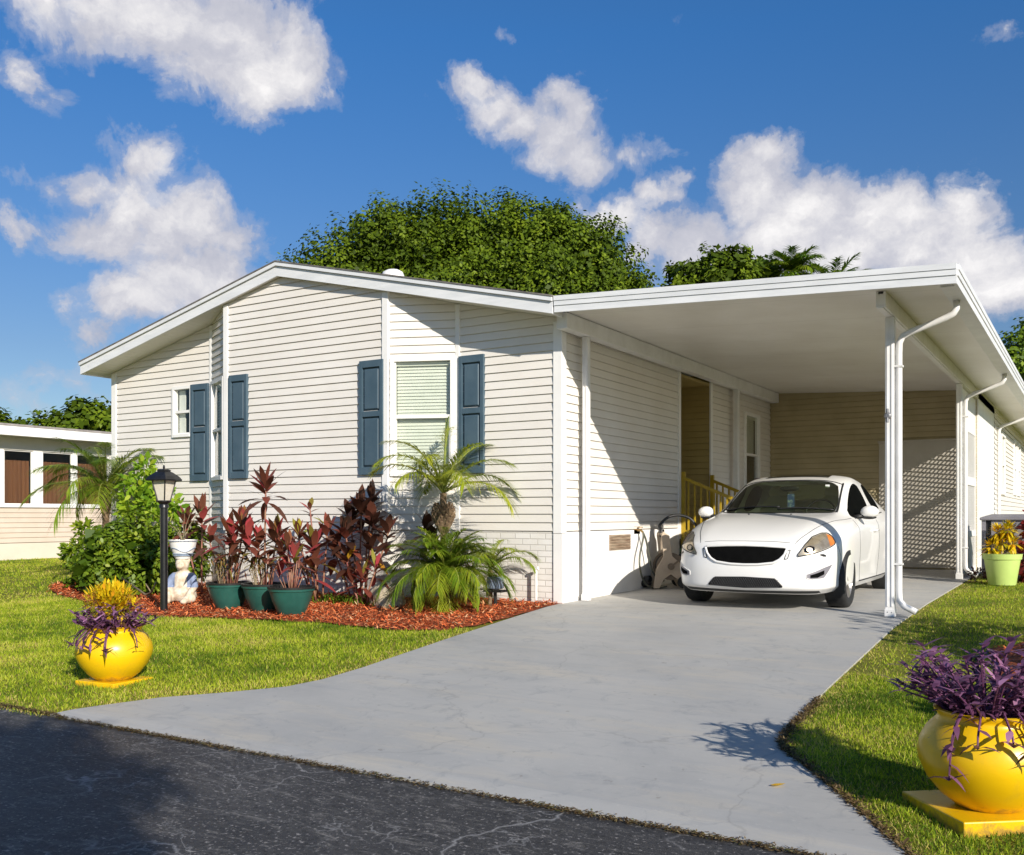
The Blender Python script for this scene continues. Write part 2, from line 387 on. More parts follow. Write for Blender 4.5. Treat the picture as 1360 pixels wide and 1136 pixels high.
def arr_mesh(name, V, F, tint, m, parent=None, smooth=False):
    """V (n,3), F (m,k) arrays -> one mesh with a per-face tint attribute"""
    me = bpy.data.meshes.new(name)
    nv, nf, k = len(V), len(F), F.shape[1]
    me.vertices.add(nv); me.vertices.foreach_set('co', np.asarray(V, np.float32).ravel())
    me.loops.add(nf * k); me.loops.foreach_set('vertex_index', np.asarray(F, np.int32).ravel())
    me.polygons.add(nf); me.polygons.foreach_set('loop_start', np.arange(0, nf * k, k, dtype=np.int32))
    if smooth: me.polygons.foreach_set('use_smooth', np.ones(nf, bool))
    me.update(calc_edges=True)
    a = me.attributes.new('tint', 'FLOAT', 'FACE'); a.data.foreach_set('value', np.asarray(tint, np.float32))
    me.materials.append(m)
    o = bpy.data.objects.new(name, me); COL.objects.link(o)
    if parent: o.parent = parent
    return o

def unit(a): return a / np.maximum(np.linalg.norm(a, axis=-1, keepdims=True), 1e-9)

class Leaves:
    """collects strap / lance / rhomb leaves"""
    def __init__(s): s.V = []; s.F = []; s.T = []; s.n = 0
    def add(s, P, D, L, W, tint, droop=0., prof=(0., 1., .0), fold=0., S=None, ts=None):
        P = np.atleast_2d(np.asarray(P, float)); D = unit(np.atleast_2d(np.asarray(D, float)))
        n = len(P); L = np.broadcast_to(np.asarray(L, float), (n,)); W = np.broadcast_to(np.asarray(W, float), (n,))
        tint = np.broadcast_to(np.asarray(tint, float), (n,)); droop = np.broadcast_to(np.asarray(droop, float), (n,))
        if S is None:
            up = np.tile([0, 0, 1.], (n, 1)); S = np.cross(D, up)
            bad = np.linalg.norm(S, axis=1) < .1
            S[bad] = np.cross(D[bad], [1., 0, 0]); S = unit(S)
        K = len(prof); ts = np.linspace(0, 1, K) if ts is None else np.asarray(ts)
        V = np.zeros((n, K, 2, 3))
        N = np.cross(S, D)
        for k in range(K):
            c = P + D * (L * ts[k])[:, None]; c[:, 2] -= droop * L * ts[k] ** 2
            o = S * (W * .5 * prof[k])[:, None] + N * (W * fold * prof[k])[:, None]
            o2 = -S * (W * .5 * prof[k])[:, None] + N * (W * fold * prof[k])[:, None]
            V[:, k, 0] = c + o; V[:, k, 1] = c + o2
        idx = np.arange(n)[:, None] * (K * 2)
        F = np.concatenate([idx + np.array([[2 * k, 2 * k + 1, 2 * k + 3, 2 * k + 2]]) for k in range(K - 1)], 1).reshape(-1, 4)
        s.V.append(V.reshape(-1, 3)); s.F.append(F + s.n); s.T.append(np.repeat(tint, K - 1)); s.n += n * K * 2
    def build(s, name, m, parent=None, loc=None):
        o = arr_mesh(name, np.concatenate(s.V), np.concatenate(s.F), np.concatenate(s.T), m, parent, True)
        return o

def spl(pts, n=6):
    """Catmull-Rom resample"""
    P = [Vector(p) for p in pts]; out = []
    for i in range(len(P) - 1):
        a, b, c, d = P[max(i - 1, 0)], P[i], P[i + 1], P[min(i + 2, len(P) - 1)]
        for k in range(n):
            t = k / n; out.append(.5 * ((2 * b) + (c - a) * t + (2 * a - 5 * b + 4 * c - d) * t * t + (3 * b - a - 3 * c + d) * t ** 3))
    return out + [P[-1]]

LANCE = (.12, .75, 1., .72, 0.)
def inpoly(x, y, poly):
    ins = np.zeros(len(x), bool); n = len(poly)
    for i in range(n):
        x0, y0 = poly[i]; x1, y1 = poly[(i + 1) % n]
        if y0 == y1: continue
        c = ((y0 > y) != (y1 > y)) & (x < (x1 - x0) * (y - y0) / (y1 - y0) + x0)
        ins ^= c
    return ins

# ================================================================== SETTING
def strips(name, ys, xl, xr, dz, m, kind='structure', thick=.06):
    """sheet following the ground profile between xl(y) and xr(y), with side skirts"""
    mb = MB(); n = len(ys)
    NX = 8
    for y in ys:
        a, b = xl(y), xr(y)
        for k in range(NX + 1): mb.v.append((a + (b - a) * k / NX, y, gz(y) + dz))
    W = NX + 1
    for i in range(n - 1):
        for k in range(NX): mb.f.append([i * W + k, i * W + k + 1, (i + 1) * W + k + 1, (i + 1) * W + k]); mb.m.append(0)
    # skirts
    def skirt(idx):
        b = len(mb.v)
        for i in idx: p = mb.v[i]; mb.v.append((p[0], p[1], p[2] - thick))
        for j in range(len(idx) - 1): mb.f.append([idx[j], idx[j + 1], b + j + 1, b + j][::-1]); mb.m.append(0)
    skirt([i * W for i in range(n)][::-1]); skirt([i * W + NX for i in range(n)])
    skirt(list(range(W))); skirt([(n - 1) * W + k for k in range(W)][::-1])
    o = mb.build(name, m)
    return tag(o, kind=kind)

def interp(tab):
    def f(y):
        if y <= tab[0][0]: return tab[0][1]
        for (y0, a), (y1, b) in zip(tab, tab[1:]):
            if y <= y1: return a + (b - a) * (y - y0) / (y1 - y0)
        return tab[-1][1]
    return f
DL = interp([(-6.03, -.60), (-5.75, -.47), (-5.4, -.28), (-5.05, .06), (-4.75, .30), (-4.45, .37), (-4.0, .36), (-2.5, .20), (-1.2, .09), (-.4, .035), (0, -.0), (8.4, -.0)])
DR = interp([(-6.03, 4.86), (-5.9, 4.74), (-5.5, 4.48), (-5.06, 4.17), (-4.75, 3.94), (-4.6, 3.87), (-4.4, 3.84), (-3.1, 3.80), (-.8, 3.76), (2, 3.70), (8.4, 3.70)])

def build_setting():
    # the lawn ground: one sheet to the horizon
    ys = [-300, -60, -25, -14] + [-13.5 + .5 * i for i in range(15)] + [-6.034, -6.03] + [-6 + .5 * i for i in range(31)] + [12, 20, 40, 90, 200, 500]
    xs = [-500, -150, -60, -30, -20] + [-16 + 1. * i for i in range(27)] + [14, 20, 30, 60, 150, 500]
    mb = MB()
    for y in ys:
        for x in xs: mb.v.append((x, y, gz(y) - (.04 if -13.0 < y < -6.032 else 0)))
    W = len(xs)
    for i in range(len(ys) - 1):
        for k in range(W - 1): mb.f.append([i * W + k, i * W + k + 1, (i + 1) * W + k + 1, (i + 1) * W + k]); mb.m.append(0)
    tag(mb.build('ground', M['soil'], smooth=True), kind='structure')
    # road
    mb = MB(); rs = random.Random(3); N = 240
    for i in range(N + 1):
        x = -60 + 120 * i / N
        w = .02 * math.sin(x * 2.1) + .015 * math.sin(x * 5.3 + 1)
        w *= .3; mb.v += [(x, -13.2, -.308), (x, -6.5, -.296), (x, -6.038 + w, -.286), (x, -6.038 + w, -.36)]
    for i in range(N):
        for k in range(3): mb.f.append([i * 4 + k, i * 4 + 4 + k, i * 4 + 5 + k, i * 4 + 1 + k]); mb.m.append(0)
    tag(mb.build('road', M['asphalt']), kind='structure')
    ys = [-6.03, -5.9, -5.75, -5.6, -5.5, -5.4, -5.2, -5.06, -4.9, -4.75, -4.6, -4.45, -4.2, -4.0] + [-3.7 + .3 * i for i in range(12)] + [0, .5, 1, 2, 3, 4, 5, 6, 7, 8.38]
    strips('driveway', ys, DL, DR, .014, M['drive'])

MULCH = [(-8.6, -.02), (-8.4, -1.0), (-7.6, -1.55), (-6.5, -1.95), (-5.2, -2.4), (-3.9, -2.68), (-2.95, -2.5), (-1.65, -2.3), (-.6, -2.38), (-.15, -2.2), (.03, -1.85), (.06, -1.0), (.025, -.3), (.0, -.02), (-1.4, -.02), (-2.3, -.37), (-5.3, -.37), (-6, -.02)]
MULCHR = [(4.62, -1.3), (4.75, -2.2), (4.98, -3.0), (6.3, -3.2), (9, -3.2), (9, 1.5), (6.0, .6), (5.0, -.5)]
def build_beds():
    for poly, nm, lab in ((MULCH, 'mulch_bed', 'red bark mulch bed under the shrubs along the house front'), (MULCHR, 'mulch_bed', 'dark red mulch bed in the lawn by the frame edge')):
        bm = bmesh.new()
        f = bm.faces.new([bm.verts.new((x, y, 0)) for x, y in poly])
        bmesh.ops.triangulate(bm, faces=[f])
        bmesh.ops.subdivide_edges(bm, edges=bm.edges, cuts=6, use_grid_fill=True)
        bmesh.ops.triangulate(bm, faces=bm.faces)
        for v in bm.verts: v.co.z = gz(v.co.y) + .016 + .012 * math.sin(v.co.x * 9) * math.sin(v.co.y * 11)
        me = bpy.data.meshes.new(nm); bm.to_mesh(me); bm.free(); me.materials.append(M['mulch'])
        o = bpy.data.objects.new(nm, me); COL.objects.link(o); tag(o, kind='structure')
        # chips
        xs = np.array([p[0] for p in poly]); yy = np.array([p[1] for p in poly])
        n = 34000 if poly is MULCH else 8000
        x = rng.uniform(xs.min(), xs.max(), n); y = rng.uniform(yy.min() - .05, yy.max(), n)
        k = inpoly(x, y + rng.normal(0, .03, n), poly); x, y = x[k], y[k]; n = len(x)
        P = np.stack([x, y, gzv(y) + .024 + rng.random(n) * .02], 1)
        a = rng.random(n) * 6.28; e = rng.normal(0, .35, n)
        D = np.stack([np.cos(a) * np.cos(e), np.sin(a) * np.cos(e), np.sin(e)], 1)
        lv = Leaves(); S = unit(np.cross(D, [0, 0, 1.]) + rng.normal(0, .3, (n, 3)))
        lv.add(P, D, rng.uniform(.018, .065, n), rng.uniform(.008, .018, n), rng.random(n), prof=(.7, 1, .6), S=S)
        c = lv.build('mulch_chips', M['chip']); tag(c, lab, 'mulch', kind='stuff')

def build_grass():
    lv = Leaves()
    def region(n, x0, x1, y0, y1, h, w, keep, tint_drop=0.):
        x = rng.uniform(x0, x1, n); y = rng.uniform(y0, y1, n)
        k = keep(x, y); x, y = x[k], y[k]; n = len(x)
        dl = np.array([DL(t) for t in y]); dr = np.array([DR(t) for t in y])
        edge = np.minimum(np.abs(x - dl), np.abs(x - dr)); edge = np.minimum(edge, np.abs(y + 6.05))
        pat = .5 + .22 * np.sin(x * 1.7 + 1.3 * np.sin(y * 2.2)) + .18 * np.sin(y * 3.1 + x * .6) + .15 * np.sin(x * 5.1 - y * 4.3)
        tint = np.clip(rng.normal(.37, .17, n) + .46 * (pat - .5) + .12 * np.sin(x * 9.1 + 2 * np.sin(y * 7)) * np.sin(y * 8.3), 0, .82)
        dry = rng.random(n) < np.clip(.05 + .55 * np.exp(-edge / .10) + .16 * (pat > .78), 0, 1)
        tint -= tint_drop; tint = np.clip(tint, 0, .82); tint[dry] = rng.uniform(.8, 1, dry.sum())  # lower tint: the right lawn is a greener, deeper coloured grass
        hh = h * rng.uniform(.5, 1.25, n) * np.where(edge < .1, .75, 1) * (1 + .5 * (np.sin(x * 13 + y * 5) * np.sin(y * 11 - x * 3) > .75))
        a = rng.random(n) * 6.28; lean = rng.uniform(.15, .9, n)
        D = np.stack([np.cos(a) * lean, np.sin(a) * lean, np.ones(n)], 1)
        b = rng.random(n) * 6.28; S = np.stack([np.cos(b), np.sin(b), 0 * b], 1)
        P = np.stack([x, y, gzv(y) - .004], 1)
        lv.add(P, D, hh, w * rng.uniform(.7, 1.3, n), tint, droop=rng.uniform(0, .5, n), prof=(1., .8, 0.), S=S)
    def okl(x, y):
        dl = np.array([DL(t) for t in y])
        return (x < dl - .005 + rng.normal(0, .012, len(x))) & ~inpoly(x, y + rng.normal(0, .02, len(x)), MULCH) & ~((x > -8.35) & (y > -.05))
    def okr(x, y):
        dr = np.array([DR(t) for t in y])
        return (x > dr + rng.normal(0.004, .012, len(x))) & ~inpoly(x, y + rng.normal(0, .04, len(x)), MULCHR)
    region(150000, -7, .5, -6.1, -2.0, .045, .006, okl)
    region(60000, -16, -6, -5.5, 3.5, .05, .010, okl)
    region(14000, -15.3, -8.4, 3, 12, .055, .016, okl)
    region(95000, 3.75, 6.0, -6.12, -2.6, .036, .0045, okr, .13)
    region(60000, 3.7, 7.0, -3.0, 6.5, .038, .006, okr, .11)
    o = lv.build('grass', M['grass']); tag(o, 'short yellow green lawn grass on both sides of the driveway', 'grass', kind='stuff')
    # litter along the road / driveway joint and lawn edge
    lv = Leaves(); n = 15000
    x = np.concatenate([rng.uniform(-6, 5.2, n), rng.uniform(-6, -.4, n // 2)]); n = len(x)
    dens = .5 + .5 * np.sin(x * 3.1) * np.sin(x * 1.3 + 1)
    k = rng.random(n) < .35 + .65 * dens; x = x[k]; n = len(x)
    y = -6.050 + rng.normal(0, .013, n) + np.where(x < -.5, .03, 0)
    P = np.stack([x, y, -.284 + rng.random(n) * .016], 1); a = rng.random(n) * 6.28
    D = np.stack([np.cos(a), np.sin(a), rng.normal(0, .12, n)], 1)
    lv.add(P, D, rng.uniform(.008, .026, n), rng.uniform(.003, .010, n), rng.random(n) ** 1.3, prof=(.6, 1, .2))
    # driveway right edge crumbs
    n = 2500; y = rng.uniform(-6, -3.5, n); x = np.array([DR(t) for t in y]) + np.abs(rng.normal(0, .03, n)) - .01
    P = np.stack([x, y, gzv(y) + .01 + rng.random(n) * .015], 1); a = rng.random(n) * 6.28
    D = np.stack([np.cos(a), np.sin(a), rng.normal(.1, .3, n)], 1)
    lv.add(P, D, rng.uniform(.012, .04, n), rng.uniform(.004, .012, n), rng.random(n) * .8, prof=(.6, 1, .2))
    o = lv.build('leaf_litter', M['litter']); tag(o, 'brown leaf litter gathered along the joint of road and driveway', 'litter', kind='stuff')

# ================================================================== HOUSE
def clip_poly(poly, a, b, c):     # keep a*x + b*y <= c
    out = []
    for i in range(len(poly)):
        p, q = poly[i], poly[(i + 1) % len(poly)]
        dp, dq = a * p[0] + b * p[1] - c, a * q[0] + b * q[1] - c
        if dp <= 0: out.append(p)
        if (dp < 0 < dq) or (dq < 0 < dp):
            t = dp / (dp - dq); out.append((p[0] + t * (q[0] - p[0]), p[1] + t * (q[1] - p[1])))
    return out

def siding(mb, p0, p1, zb, tops, holes=(), expo=.1016, lap=.017):
    """lapped boards on the wall p0->p1 (outward = right of travel); tops = [(s,z),...] piecewise roofline"""
    p0, p1 = Vector(p0), Vector(p1); d = (p1 - p0); L = d.length; d.normalize(); nrm = Vector((d.y, -d.x))
    if not hasattr(tops, '__len__'): tops = [(0, tops), (L, tops)]
    zmax = max(z for s, z in tops)
    def pt(s, z, o): return (p0.x + d.x * s + nrm.x * o, p0.y + d.y * s + nrm.y * o, z)
    k = 0
    while zb + k * expo < zmax:
        za, zc = zb + k * expo, zb + (k + 1) * expo
        zs = sorted({za, zc, *[h[2] for h in holes if za < h[2] < zc], *[h[3] for h in holes if za < h[3] < zc]})
        for u0, u1 in zip(zs, zs[1:]):
            spans = [(0, L)]; zm = (u0 + u1) / 2
            for h in holes:
                if h[2] < zm < h[3]:
                    ns = []
                    for a, b in spans:
                        if h[0] > a: ns.append((a, min(b, h[0])))
                        if h[1] < b: ns.append((max(a, h[1]), b))
                    spans = [q for q in ns if q[1] - q[0] > 1e-4]
            for a, b in spans:
                for (s0, z0), (s1, z1) in zip(tops, tops[1:]):
                    x0, x1 = max(a, s0), min(b, s1)
                    if x1 - x0 < 1e-4: continue
                    m = (z1 - z0) / (s1 - s0)
                    gr = .009; rec = -.007
                    lo0 = u0 == za
                    ub = u0 + gr if lo0 and u1 - u0 > gr * 1.5 else u0
                    cp = lambda a_, b_: clip_poly([(x0, a_), (x1, a_), (x1, b_), (x0, b_)], -m, 1, z0 - m * s0)
                    off = lambda z: lap * (1 - (z - za) / expo) + .001
                    poly = cp(ub, u1)
                    if len(poly) >= 3:
                        mb.add([pt(s, z, off(z)) for s, z in poly], [tuple(range(len(poly)))])
                        lo = [q for q in poly if abs(q[1] - ub) < 1e-6]
                        if lo0 and len(lo) >= 2:
                            sa, sb = min(q[0] for q in lo), max(q[0] for q in lo)
                            mb.add([pt(sa, ub, rec), pt(sb, ub, rec), pt(sb, ub, off(ub)), pt(sa, ub, off(ub))], [(0, 1, 2, 3)])
                    if ub > u0:
                        poly = cp(u0, ub)
                        if len(poly) >= 3:
                            mb.add([pt(s, z, rec) for s, z in poly], [tuple(range(len(poly)))])
                            lo = [q for q in poly if abs(q[1] - u0) < 1e-6]
                            if len(lo) >= 2:
                                sa, sb = min(q[0] for q in lo), max(q[0] for q in lo)
                                mb.add([pt(sa, u0, rec), pt(sb, u0, rec), pt(sb, u0, .001), pt(sa, u0, .001)], [(0, 3, 2, 1)])
        k += 1

class Frame2:
    def __init__(s, p0, d): s.p = Vector((p0[0], p0[1], 0)); s.d = Vector((d[0], d[1], 0)).normalized(); s.n = Vector((s.d.y, -s.d.x, 0))
    def box(s, mb, s0, s1, o0, o1, z0, z1, mi=0):
        P = []
        for z in (z0, z1):
            for a, o in ((s0, o1), (s1, o1), (s1, o0), (s0, o0)):
                q = s.p + s.d * a + s.n * o; P.append((q.x, q.y, z))
        mb.hexa(P, mi)

def window(parent, p0, d, s0, s1, z0, z1, blind=True, lower=True, case=.05, name='window', mid=.5):
    F = Frame2(p0, d)
    fr = MB()
    F.box(fr, s0 - case, s0, -.05, .038, z0 - case, z1 + case); F.box(fr, s1, s1 + case, -.05, .038, z0 - case, z1 + case)
    F.box(fr, s0, s1, -.05, .038, z1, z1 + case); F.box(fr, s0, s1, -.05, .046, z0 - case, z0)
    zm = z0 + (z1 - z0) * mid
    F.box(fr, s0, s1, -.03, .022, zm - .02, zm + .02)
    F.box(fr, s0, s0 + .022, -.035, .016, z0, zm - .02); F.box(fr, s1 - .022, s1, -.035, .016, z0, zm - .02)
    F.box(fr, s0 + .022, s1 - .022, -.035, .016, z0, z0 + .022)
    F.box(fr, s0, s0 + .014, -.035, .006, zm + .02, z1); F.box(fr, s1 - .014, s1, -.035, .006, zm + .02, z1)
    w = fr.build(name, M['trim'], parent)
    pn = MB(); F.box(pn, s0 + .022, s1 - .022, -.016, -.012, z0 + .022, zm - .02); F.box(pn, s0 + .014, s1 - .014, -.008, -.004, zm + .02, z1)
    pn.build('pane', M['pane'], w)
    bk = MB(); F.box(bk, s0 - .02, s1 + .02, -.30, -.28, z0 - .02, z1 + .02)
    F.box(bk, s0 - .02, s0 - .004, -.28, -.05, z0 - .02, z1 + .02); F.box(bk, s1 + .004, s1 + .02, -.28, -.05, z0 - .02, z1 + .02)
    F.box(bk, s0 - .004, s1 + .004, -.28, -.05, z1 + .004, z1 + .02); F.box(bk, s0 - .004, s1 + .004, -.28, -.05, z0 - .02, z0 - .004)
    bk.build('room_recess', M['dark'], w)
    if blind:
        bl = MB(); zb = z0 + .02 if lower else zm + .02; z = z1 - .05
        F.box(bl, s0 + .01, s1 - .01, -.075, -.035, z1 - .05, z1 - .005)
        while z > zb:
            P = []
            for a, o, zz in ((s0 + .012, -.078, z + .002), (s1 - .012, -.078, z + .002), (s1 - .012, -.060, z - .044), (s0 + .012, -.060, z - .044)):
                q = F.p + F.d * a + F.n * o; P.append((q.x, q.y, zz))
            bl.add(P, [(0, 1, 2, 3)]); z -= .042
        bl.build('blind', M['blind'], w)
    return w

def shutter(parent, p0, d, s0, s1, z0, z1):
    F = Frame2(p0, d); b = MB()
    F.box(b, s0, s1, .002, .016, z0, z1)
    st = .05; o1, o2 = .0165, .050
    F.box(b, s0, s0 + st, o1, o2, z0, z1); F.box(b, s1 - st, s1, o1, o2, z0, z1)
    zm = z0 + (z1 - z0) * .53
    for a, c in ((z0, z0 + .09), (zm - .035, zm + .035), (z1 - .09, z1)): F.box(b, s0 + st, s1 - st, o1, o2, a, c)
    for a, c in ((z0 + .09, zm - .035), (zm + .035, z1 - .09)):     # raised panels
        i = .035
        P = []
        for e, o in ((.012, o1 + .0015), (i, .042)):
            for s_, z_ in ((s0 + st + e, a + e), (s1 - st - e, a + e), (s1 - st - e, c - e), (s0 + st + e, c - e)):
                q = F.p + F.d * s_ + F.n * o; P.append((q.x, q.y, z_))
        b.add(P, [(0, 1, 5, 4), (1, 2, 6, 5), (2, 3, 7, 6), (3, 0, 4, 7), (4, 5, 6, 7)])
    b.build('shutter', M['shutter'], parent, bevel=.003)

ZT = lambda x: 4.517 - .2315 * (-4.16 - x) if x < -4.16 else 4.517 - .2300 * (x + 4.16)   # roof line top
ZS = lambda x: ZT(x) - .185
HB = 14.0

def build_house():
    H = thing('mobile_home', (0, 0, 0), 'white lap sided manufactured home with a gabled front and slate blue shutters', 'house')
    pts = [(-8.3, 0), (-5.96, 0), (-5.27, -.35), (-2.32, -.35), (-1.47, 0), (0, 0)]
    zb = .86
    # holes
    sm = (1.52, 1.885, 2.30, 2.99)
    lB = math.hypot(.69, .35); lD = math.hypot(.85, .35)
    hB = (.10, lB - .10, 1.62, 3.0); hD = (.10, lD - .09, 1.60, 3.0)
    def tops(a, b):
        L = math.hypot(b[0] - a[0], b[1] - a[1]); r = [(0, ZS(a[0]) - .004)]
        if a[0] < -4.16 < b[0]: r.append((L * (-4.16 - a[0]) / (b[0] - a[0]), ZS(-4.16) - .004))
        return r + [(L, ZS(b[0]) - .004)]
    hl = {0: [sm], 1: [hB], 3: [hD]}
    front = MB()
    for i, (a, b) in enumerate(zip(pts, pts[1:])): siding(front, a, b, zb, tops(a, b), hl.get(i, ()))
    front.build('front_wall', M['siding'], H)
    side = MB()
    siding(side, (0, 0), (0, 3.72), zb, 3.34); siding(side, (0, 5.07), (0, 8.4), zb, 3.34, [(6.86 - 5.07, 7.62 - 5.07, 1.45, 2.86)])
    side.build('side_wall', M['siding'], H)
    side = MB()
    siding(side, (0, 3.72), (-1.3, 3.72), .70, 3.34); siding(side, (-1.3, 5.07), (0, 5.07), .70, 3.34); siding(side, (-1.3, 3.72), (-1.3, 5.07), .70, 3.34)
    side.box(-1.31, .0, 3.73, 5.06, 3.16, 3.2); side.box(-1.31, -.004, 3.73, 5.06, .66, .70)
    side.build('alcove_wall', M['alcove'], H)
    far = MB(); far.box(-8.3, -8.26, .02, HB, .2, 3.36); far.box(-8.26, -.02, HB - .04, HB, .2, 3.4); far.box(-.06, -.02, 8.45, HB, .2, 3.3)
    far.build('far_wall', M['siding'], H)
    # gable end of the far wall closes the roof space
    # corner trims
    for x, y, w in ((-8.3, 0, .10), (-5.96, 0, .07), (-5.27, -.35, .09), (-2.32, -.35, .10), (-1.47, 0, .07), (-.0, 0, .095)):
        t = MB(); top = ZS(x) - .012 if x != 0 else 3.335
        if x == -8.3: t.box(x - .022, x + w, y - .022, y + .1, zb - .02, top)
        elif x == 0: t.box(x - w, x + .024, y - .024, y + w, zb - .02, top)
        elif x == -5.96: t.box(x - .035, x + .03, y - .024, y + .02, zb - .02, top)
        elif x == -1.47: t.box(x - .03, x + .035, y - .024, y + .02, zb - .02, top)
        elif x == -5.27: t.box(x - .03, x + w - .03, y - .026, y + .05, zb - .02, top)
        else: t.box(x - w + .03, x + .03, y - .026, y + .05, zb - .02, top)
        t.build('corner_trim', M['trim'], H, bevel=.006)
    for ya, yb in ((3.655, 3.74), (5.05, 5.13)): t = MB(); t.box(-.004, .024, ya, yb, .70, 3.3); t.build('alcove_trim', M['trim'], H)
    # door deep in the alcove
    d = MB(); d.box(-1.283, -1.25, 3.95, 4.85, .72, 2.75); d.box(-1.25, -1.245, 4.05, 4.75, 1.75, 2.6, 1)
    dr = d.build('door', [M['trim'], M['pane']], H)
    k = MB(); k.ellipsoid((-1.21, 4.78, 1.7), (.03, .03, .03), 10); k.build('handle', M['brass'], dr, smooth=True)
    lt = MB(); lt.box(-.75, -.65, 5.02, 5.05, 2.55, 2.78); lt.build('wall_lamp', M['black'], H)
    # skirting
    sk = MB()
    for a, b in zip(pts, pts[1:]):
        F = Frame2(a, (b[0] - a[0], b[1] - a[1])); F.box(sk, 0, math.hypot(b[0] - a[0], b[1] - a[1]), -.06, .004, -.12, zb - .004)
    sk.build('brick_skirting', M['brick'], H)
    st = MB(); st.box(-.06, .012, .012, 3.70, -.1, zb - .004); st.box(-.06, .012, 5.07, 8.39, -.1, zb - .004); st.box(-1.3, -.06, 3.66, 3.70, -.1, .66); st.box(-.09, .028, -.022, .012, -.1, zb - .024)
    st.build('stucco_skirting', M['stucco'], H)
    v = MB(); v.box(.012, .020, 1.27, 1.92, .60, .80); 
    for i in range(5): v.bar((.024, 1.29, .625 + .038 * i), (.024, 1.90, .625 + .038 * i), .012, .022, up=(.6, 0, 1))
    v.build('vent_grille', M['ventmetal'], H)
    # windows
    window(H, (-8.3, 0), (1, 0), *sm, blind=False, case=.045)
    window(H, (-5.96, 0), (.69, -.35), *hB); window(H, (-1.47 - .85, -.35), (.85, .35), *hD)
    window(H, (0, 5.07), (0, 1), 1.79, 2.55, 1.45, 2.86, lower=False)
    for (p, s0, s1) in (((0, 0), -6.386, -6.005), ((0, -.35), -5.165, -4.80), ((0, -.35), -2.745, -2.36), ((0, 0), -1.43, -1.06)):
        shutter(H, p, (1, 0), s0, s1, 1.575, 3.04)
    # curtain bits behind the small window
    c = MB(); c.box(-6.76, -6.62, .055, .07, 2.31, 2.98); c.build('curtain', M['trim'], H)
    # roof
    xl, xr, yf = -8.51, .135, -.50
    rf = MB()
    def slab(x0, x1, y0, y1, t0, t1, mi=0):
        rf.hexa([(x0, y0, ZT(x0) + t0), (x1, y0, ZT(x1) + t0), (x1, y1, ZT(x1) + t0), (x0, y1, ZT(x0) + t0), (x0, y0, ZT(x0) + t1), (x1, y0, ZT(x1) + t1), (x1, y1, ZT(x1) + t1), (x0, y1, ZT(x0) + t1)], mi)
    slab(xl - .008, -4.16, yf + .014, HB + .3, -.012, .006); slab(-4.16, xr + .008, yf + .014, HB + .3, -.012, .006)
    roof = rf.build('roof', M['shingle'], H)
    fb = MB(); rf = fb
    for a, b in ((xl, -4.16), (-4.16, xr)):
        slab(a, b, -.45, -.425, -.20, -.066); slab(a, b, -.478, -.425, -.062, -.0135)
    # side eave boards
    for x, sgn in ((xl, 1), (xr, -1)):
        fb.box(min(x, x + sgn * .02), max(x, x + sgn * .02), -.424, HB + .25, ZT(x) - .20, ZT(x) - .02)
    fb.build('fascia', M['fascia'], H)
    so = MB(); rf = so
    for a, b in ((xl + .025, -4.16), (-4.16, xr - .022)):
        # boarded soffit between the fascia and the walls
        n = int((b - a) / .1)
        for i in range(n):
            x0 = a + (b - a) * i / n; x1 = a + (b - a) * (i + 1) / n - .006
            slab(x0, x1, -.424, .02 if not (-5.4 < x0 < -2.2) else -.33, -.186, -.176)
            if a - .02 < x0 and (x0 < -8.28): slab(x0, x1, .02, HB, -.186, -.176)
        slab(a, b, -.424, HB, -.170, -.160)
    so.build('soffit', M['soffit'], H)
    vd = MB(); vd.lathe([(.0, .13), (.08, .12), (.13, .09), (.15, .04), (.15, -.1)][::-1], 20, (-2.95, .55, 4.33), sq=1.1)
    vd.build('skylight_dome', M['trim'], H, smooth=True)
    # spigot with handle on the stucco
    sp = MB(); sp.tube([(.01, 2.15, .85), (.07, 2.15, .85), (.10, 2.15, .82)], .016, 8); sp.lathe([(.0, 0), (.035, 0), (.035, .012), (0, .012)], 10, (.06, 2.15, .885))
    sp.box(.0, .012, 2.05, 2.25, .80, .90); sp.build('spigot', M['brass'], H)
    # stand pipe at the corner of the skirting
    pp = MB(); pp.tube([(-.28, -.10, -.05), (-.28, -.10, .42)], .016, 8); pp.tube([(-.31, -.10, .41), (-.25, -.10, .43)], .022, 8, 0)
    o = pp.build('stand_pipe', M['trim']); tag(o, 'short white water pipe standing by the brick skirting near the house corner', 'pipe')

def prism_y(mb, prof, y0, y1):       # profile in (x,z) extruded along y
    n = len(prof); mb.add([(x, y0, z) for x, z in prof] + [(x, y1, z) for x, z in prof], [tuple(range(n))[::-1], tuple(range(n, 2 * n))] + [(i, (i + 1) % n, n + (i + 1) % n, n + i) for i in range(n)])

